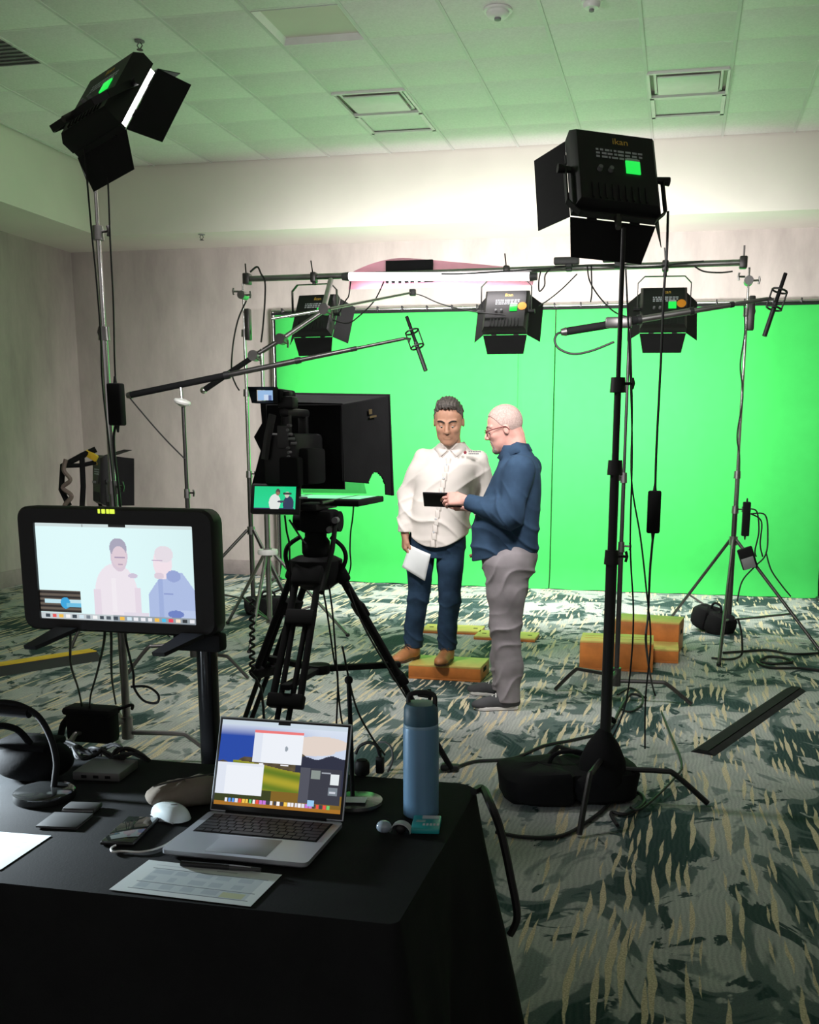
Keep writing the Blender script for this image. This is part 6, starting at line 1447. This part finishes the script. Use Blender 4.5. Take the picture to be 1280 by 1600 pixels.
# ---------------------------------------------------------------- man in the blue shirt, in profile with the tablet
def man_blue():
    Y = 5.87
    t = thing('person', 'bald man with glasses in a blue shirt and grey trousers holding a tablet', 'person', (-.95, Y, 0))
    hc = np.array([-.985, Y - .005, 1.618]); A = frame((-1, -.22, -.30)); s = 1.0
    sl, sr = (-.862, Y - .185, 1.395), (-.875, Y + .185, 1.395)
    el, er = (-.905, Y - .235, 1.145), (-.93, Y + .215, 1.14)
    wl, wr = (-1.172, Y - .155, 1.218), (-1.185, Y + .10, 1.165)
    hips = ((-.935, Y - .095, .90), (-.945, Y + .095, .90)); knees = ((-.945, Y - .09, .50), (-.985, Y + .12, .50)); ank = ((-.925, Y - .075, .10), (-1.0, Y + .20, .10))
    vol = Vol((-1.50, Y - .34, -.01), (-.70, Y + .36, 1.80), .0048)
    g = head(vol, hc, A, s, wide=1.03)
    vol.cap((-.905, Y, 1.44), g(-.045, 0, -.055), .068, .060, k=.03)
    vol.loft([(.90, -.96, Y, .14, .15), (1.05, -.955, Y, .16, .16), (1.2, -.94, Y, .145, .165), (1.32, -.915, Y, .12, .17), (1.42, -.895, Y, .095, .16), (1.48, -.91, Y, .07, .08)], k=.03)
    for a, b, c_ in ((sl, el, wl), (sr, er, wr)): vol.chain([a, b, c_], [.046, .038, .029], k=.03)
    for a, b, c_ in zip(hips, knees, ank): vol.chain([a, b, c_, np.array(c_) + (-.02, -.0, -.05)], [.085, .050, .030, .026], k=.03)
    hand(vol, wl, (-1, .10, .10), (.10, .75, -.45), (-.1, .55, .85), 1.02, curls=((20, 22, 15), (26, 28, 18), (32, 34, 20), (36, 36, 22)), thumb=(.45, .55), spread=.07)
    hand(vol, wr, (-1, -.12, -.02), (0, -.2, 1), (-.1, -1, -.2), 1.02, curls=((18, 30, 20), (18, 30, 20), (20, 30, 20), (22, 30, 20)), thumb=(.6, .3), spread=.08)
    body = vol.mesh('body', M['skin2'], t); eyes(g, s, body, M['eyew'], M['iris'], A)
    hv = Vol(hc - .15, hc + .16, .004); c = hc
    hv.ell(g(-.014, 0, .036), np.array((.1035, .0835, .0975)) * s, A, k=0)
    def line(X, Y_, Z):
        x, y, z = X - c[0], Y_ - c[1], Z - c[2]; f = x * A[0, 0] + y * A[0, 1] + z * A[0, 2]; u = x * A[2, 0] + y * A[2, 1] + z * A[2, 2]
        cutv = np.interp(f, [-.12, -.05, -.02, .015, .04, .06, .09], [-.075, -.06, .0, .02, .06, .085, .095]); return (cutv - u) * .8
    hv.cut(line); hv.mesh('hair', M['hair2'], t)
    gv = Vol(g(.06, 0, -.09) - .07, g(.06, 0, -.09) + .07, .004)
    gv.ell(g(.070, 0, -.104), np.array((.029, .031, .025)), A, k=0); gv.cap(g(.092, -.02, -.051), g(.092, .02, -.051), .0055, k=.006)
    for q in (-1, 1): gv.cap(g(.086, q * .026, -.055), g(.076, q * .026, -.098), .006, .009, k=.01)
    gv.mesh('goatee', M['goatee'], t)
    for q in (-1, 1): MB().tube([g(.094, q * .014, .029), g(.089, q * .033, .036), g(.074, q * .054, .030)], .0032, 6, 5).build('eyebrow', M['goatee'], t)
    # glasses
    gm = mat('dark_red_frame', (.10, .015, .02), .3); gl = None
    for q in (-1, 1):
        ring = [g(.106 - .004 * abs(math.cos(a)), q * .034 + .025 * math.cos(a), .002 + .0185 * math.sin(a)) for a in [2 * PI * i / 20 for i in range(21)]]
        o = MB().tube(ring, .0022, 6).build('glasses' if gl is None else 'glasses_rim', gm, t if gl is None else gl); gl = gl or o
        MB().tube([g(.103, q * .059, .008), g(.08, q * .071, .012), g(.02, q * .086, .012), g(-.008, q * .088, .008), g(-.022, q * .086, -.014)], .0026, 6, 4).build('temple', gm, gl)
    MB().tube([g(.106, -.010, .006), g(.112, 0, .010), g(.106, .010, .006)], .0022, 6, 3).build('bridge', gm, gl)
    # shirt
    sv = Vol((-1.30, Y - .37, .86), (-.66, Y + .37, 1.56), .0055)
    sv.loft([(.86, -.972, Y, .186, .195), (.95, -.972, Y, .190, .198), (1.05, -.968, Y, .192, .200), (1.15, -.955, Y, .182, .202), (1.25, -.932, Y, .160, .206), (1.33, -.912, Y, .140, .208), (1.40, -.898, Y, .122, .19), (1.45, -.902, Y, .105, .135), (1.49, -.912, Y, .088, .095), (1.525, -.922, Y, .078, .078)], k=0)
    for a, b, c_ in ((sl, el, wl), (sr, er, wr)):
        a, b, c_ = map(np.array, (a, b, c_)); e = c_ + (b - c_) * .16
        sv.chain([a, b, e], [.084, .070, .047], k=.04); sv.cap(c_ + (b - c_) * .20, c_ + (b - c_) * .07, .047, .044, k=.004)
    sv.warp(folds(.0045, 21, .9, .9))
    sv.warp(lambda X, Y_, Z: -.011 * crease((X + .9) * 13 + 9 * Z + .35 * np.sin(20 * Z + 9 * X), 1) * np.exp(-((X + .93) / .10) ** 2 - ((Z - 1.19) / .09) ** 2 - ((Y_ - Y + .24) / .09) ** 2) + -.007 * crease(9 * Z + 5 * X + .4 * np.sin(14 * X), 1) * np.exp(-((Z - 1.0) / .14) ** 2))
    sv.cut(lambda X, Y_, Z: (.918 + .022 * np.sin((X + .95) * 9) - .03 * np.clip((X + .95) / .2, -1, 1) ** 2 - Z) + 0 * Y_)
    def cuff(w_, e_):
        d = nrm(np.array(w_) - np.array(e_)); q = np.array(w_) - d * .012
        return lambda X, Y_, Z: np.where((X < -1.10) & (np.abs(Y_ - w_[1]) < .075), (X - q[0]) * d[0] + (Y_ - q[1]) * d[1] + (Z - q[2]) * d[2], -.5)
    sv.cut(cuff(wl, el)); sv.cut(cuff(wr, er))
    sh = sv.mesh('shirt', M['shirtb'], t)
    for q in (-1, 1):
        pts = [V((-.845, Y + q * .03, 1.535)), V((-.90, Y + q * .080, 1.545)), V((-.985, Y + q * .055, 1.505)), V((-1.02, Y + q * .03, 1.455)), V((-.985, Y + q * .10, 1.44)), V((-.90, Y + q * .118, 1.485)), V((-.825, Y + q * .04, 1.495))]
        mb = MB(); mb.add(pts, [(0, 1, 5, 6), (1, 2, 4, 5), (2, 3, 4)]); co = mb.build('collar', M['shirtb'], sh); md = co.modifiers.new('thickness', 'SOLIDIFY'); md.thickness = .006
    mb = MB(); mb.plate([V((-1.045, Y - .095, 1.285)), V((-.975, Y - .175, 1.285)), V((-.975, Y - .178, 1.258)), V((-1.010, Y - .145, 1.243)), V((-1.048, Y - .098, 1.258))], .006); mb.build('pocket_flap', M['shirtb'], sh)
    # trousers
    jv = Vol((-1.20, Y - .27, .03), (-.70, Y + .34, 1.0), .0055)
    jv.loft([(.80, -.94, Y, .145, .175), (.88, -.945, Y, .160, .182), (.99, -.955, Y, .165, .18)], k=0)
    for h_, k_, a_ in zip(hips, knees, ank): jv.chain([np.array(h_) + (.0, 0, -.04), (np.array(h_) * .5 + np.array(k_) * .5), k_, np.array(a_) + (0, 0, .16), np.array(a_) + (0, 0, -.05)], [.135, .112, .088, .078, .070], k=.03)
    jv.warp(folds(.0042, 33, 1, 1.1)); jv.warp(lambda X, Y_, Z: -.009 * crease(Z * 8 - X * 6 + .3 * np.sin(19 * X + 11 * Z) + Y_ * 2, 1) * (np.exp(-((Z - .14) / .08) ** 2) + .8 * np.exp(-((Z - .46) / .10) ** 2) + .7 * np.exp(-((Z - .80) / .09) ** 2)))
    jv.cut(lambda X, Y_, Z: .050 - Z + 0 * X + 0 * Y_); jv.mesh('trousers', M['greyp'], t)
    shoe(t, (-1.108, Y - .135), (-.868, Y - .06), .001, M['suede'], M['sole'], ankle=.07); shoe(t, (-1.215, Y + .245), (-.945, Y + .205), .001, M['suede'], M['sole'], ankle=.07)
    return t
man_blue()
# tablet held between them, its back toward the camera
ta_, tb__, tc__, td = P(661, 769, 5.72), P(722, 771, 5.76), P(716, 794, 5.90), P(668, 790, 5.88)
cen = (ta_ + tb__ + tc__ + td) / 4
t = thing('tablet', 'black tablet held low between the two men', 'tablet', cen)
TM = face_matrix(cen, tb__ - ta_, ta_ - td); tw, th_ = (tb__ - ta_).length, (ta_ - td).length
mb = MB(); mb.M = TM; mb.box((0, 0, 0), (tw, th_, .010), bev=.004); mb.build('case', M['matte'], t)
mb = MB(); mb.M = TM; mb.box((0, 0, -.0055), (tw - .02, th_ - .02, .002)); mb.build('screen', mat('tablet_glass', (.015, .016, .02), .1, spec=.7), t)
mb = MB(); mb.M = TM; mb.cyl((tw * .4, th_ * .36, .005), (tw * .4, th_ * .36, .0065), .006, .006, 12); mb.build('lens', M['grey'], t)
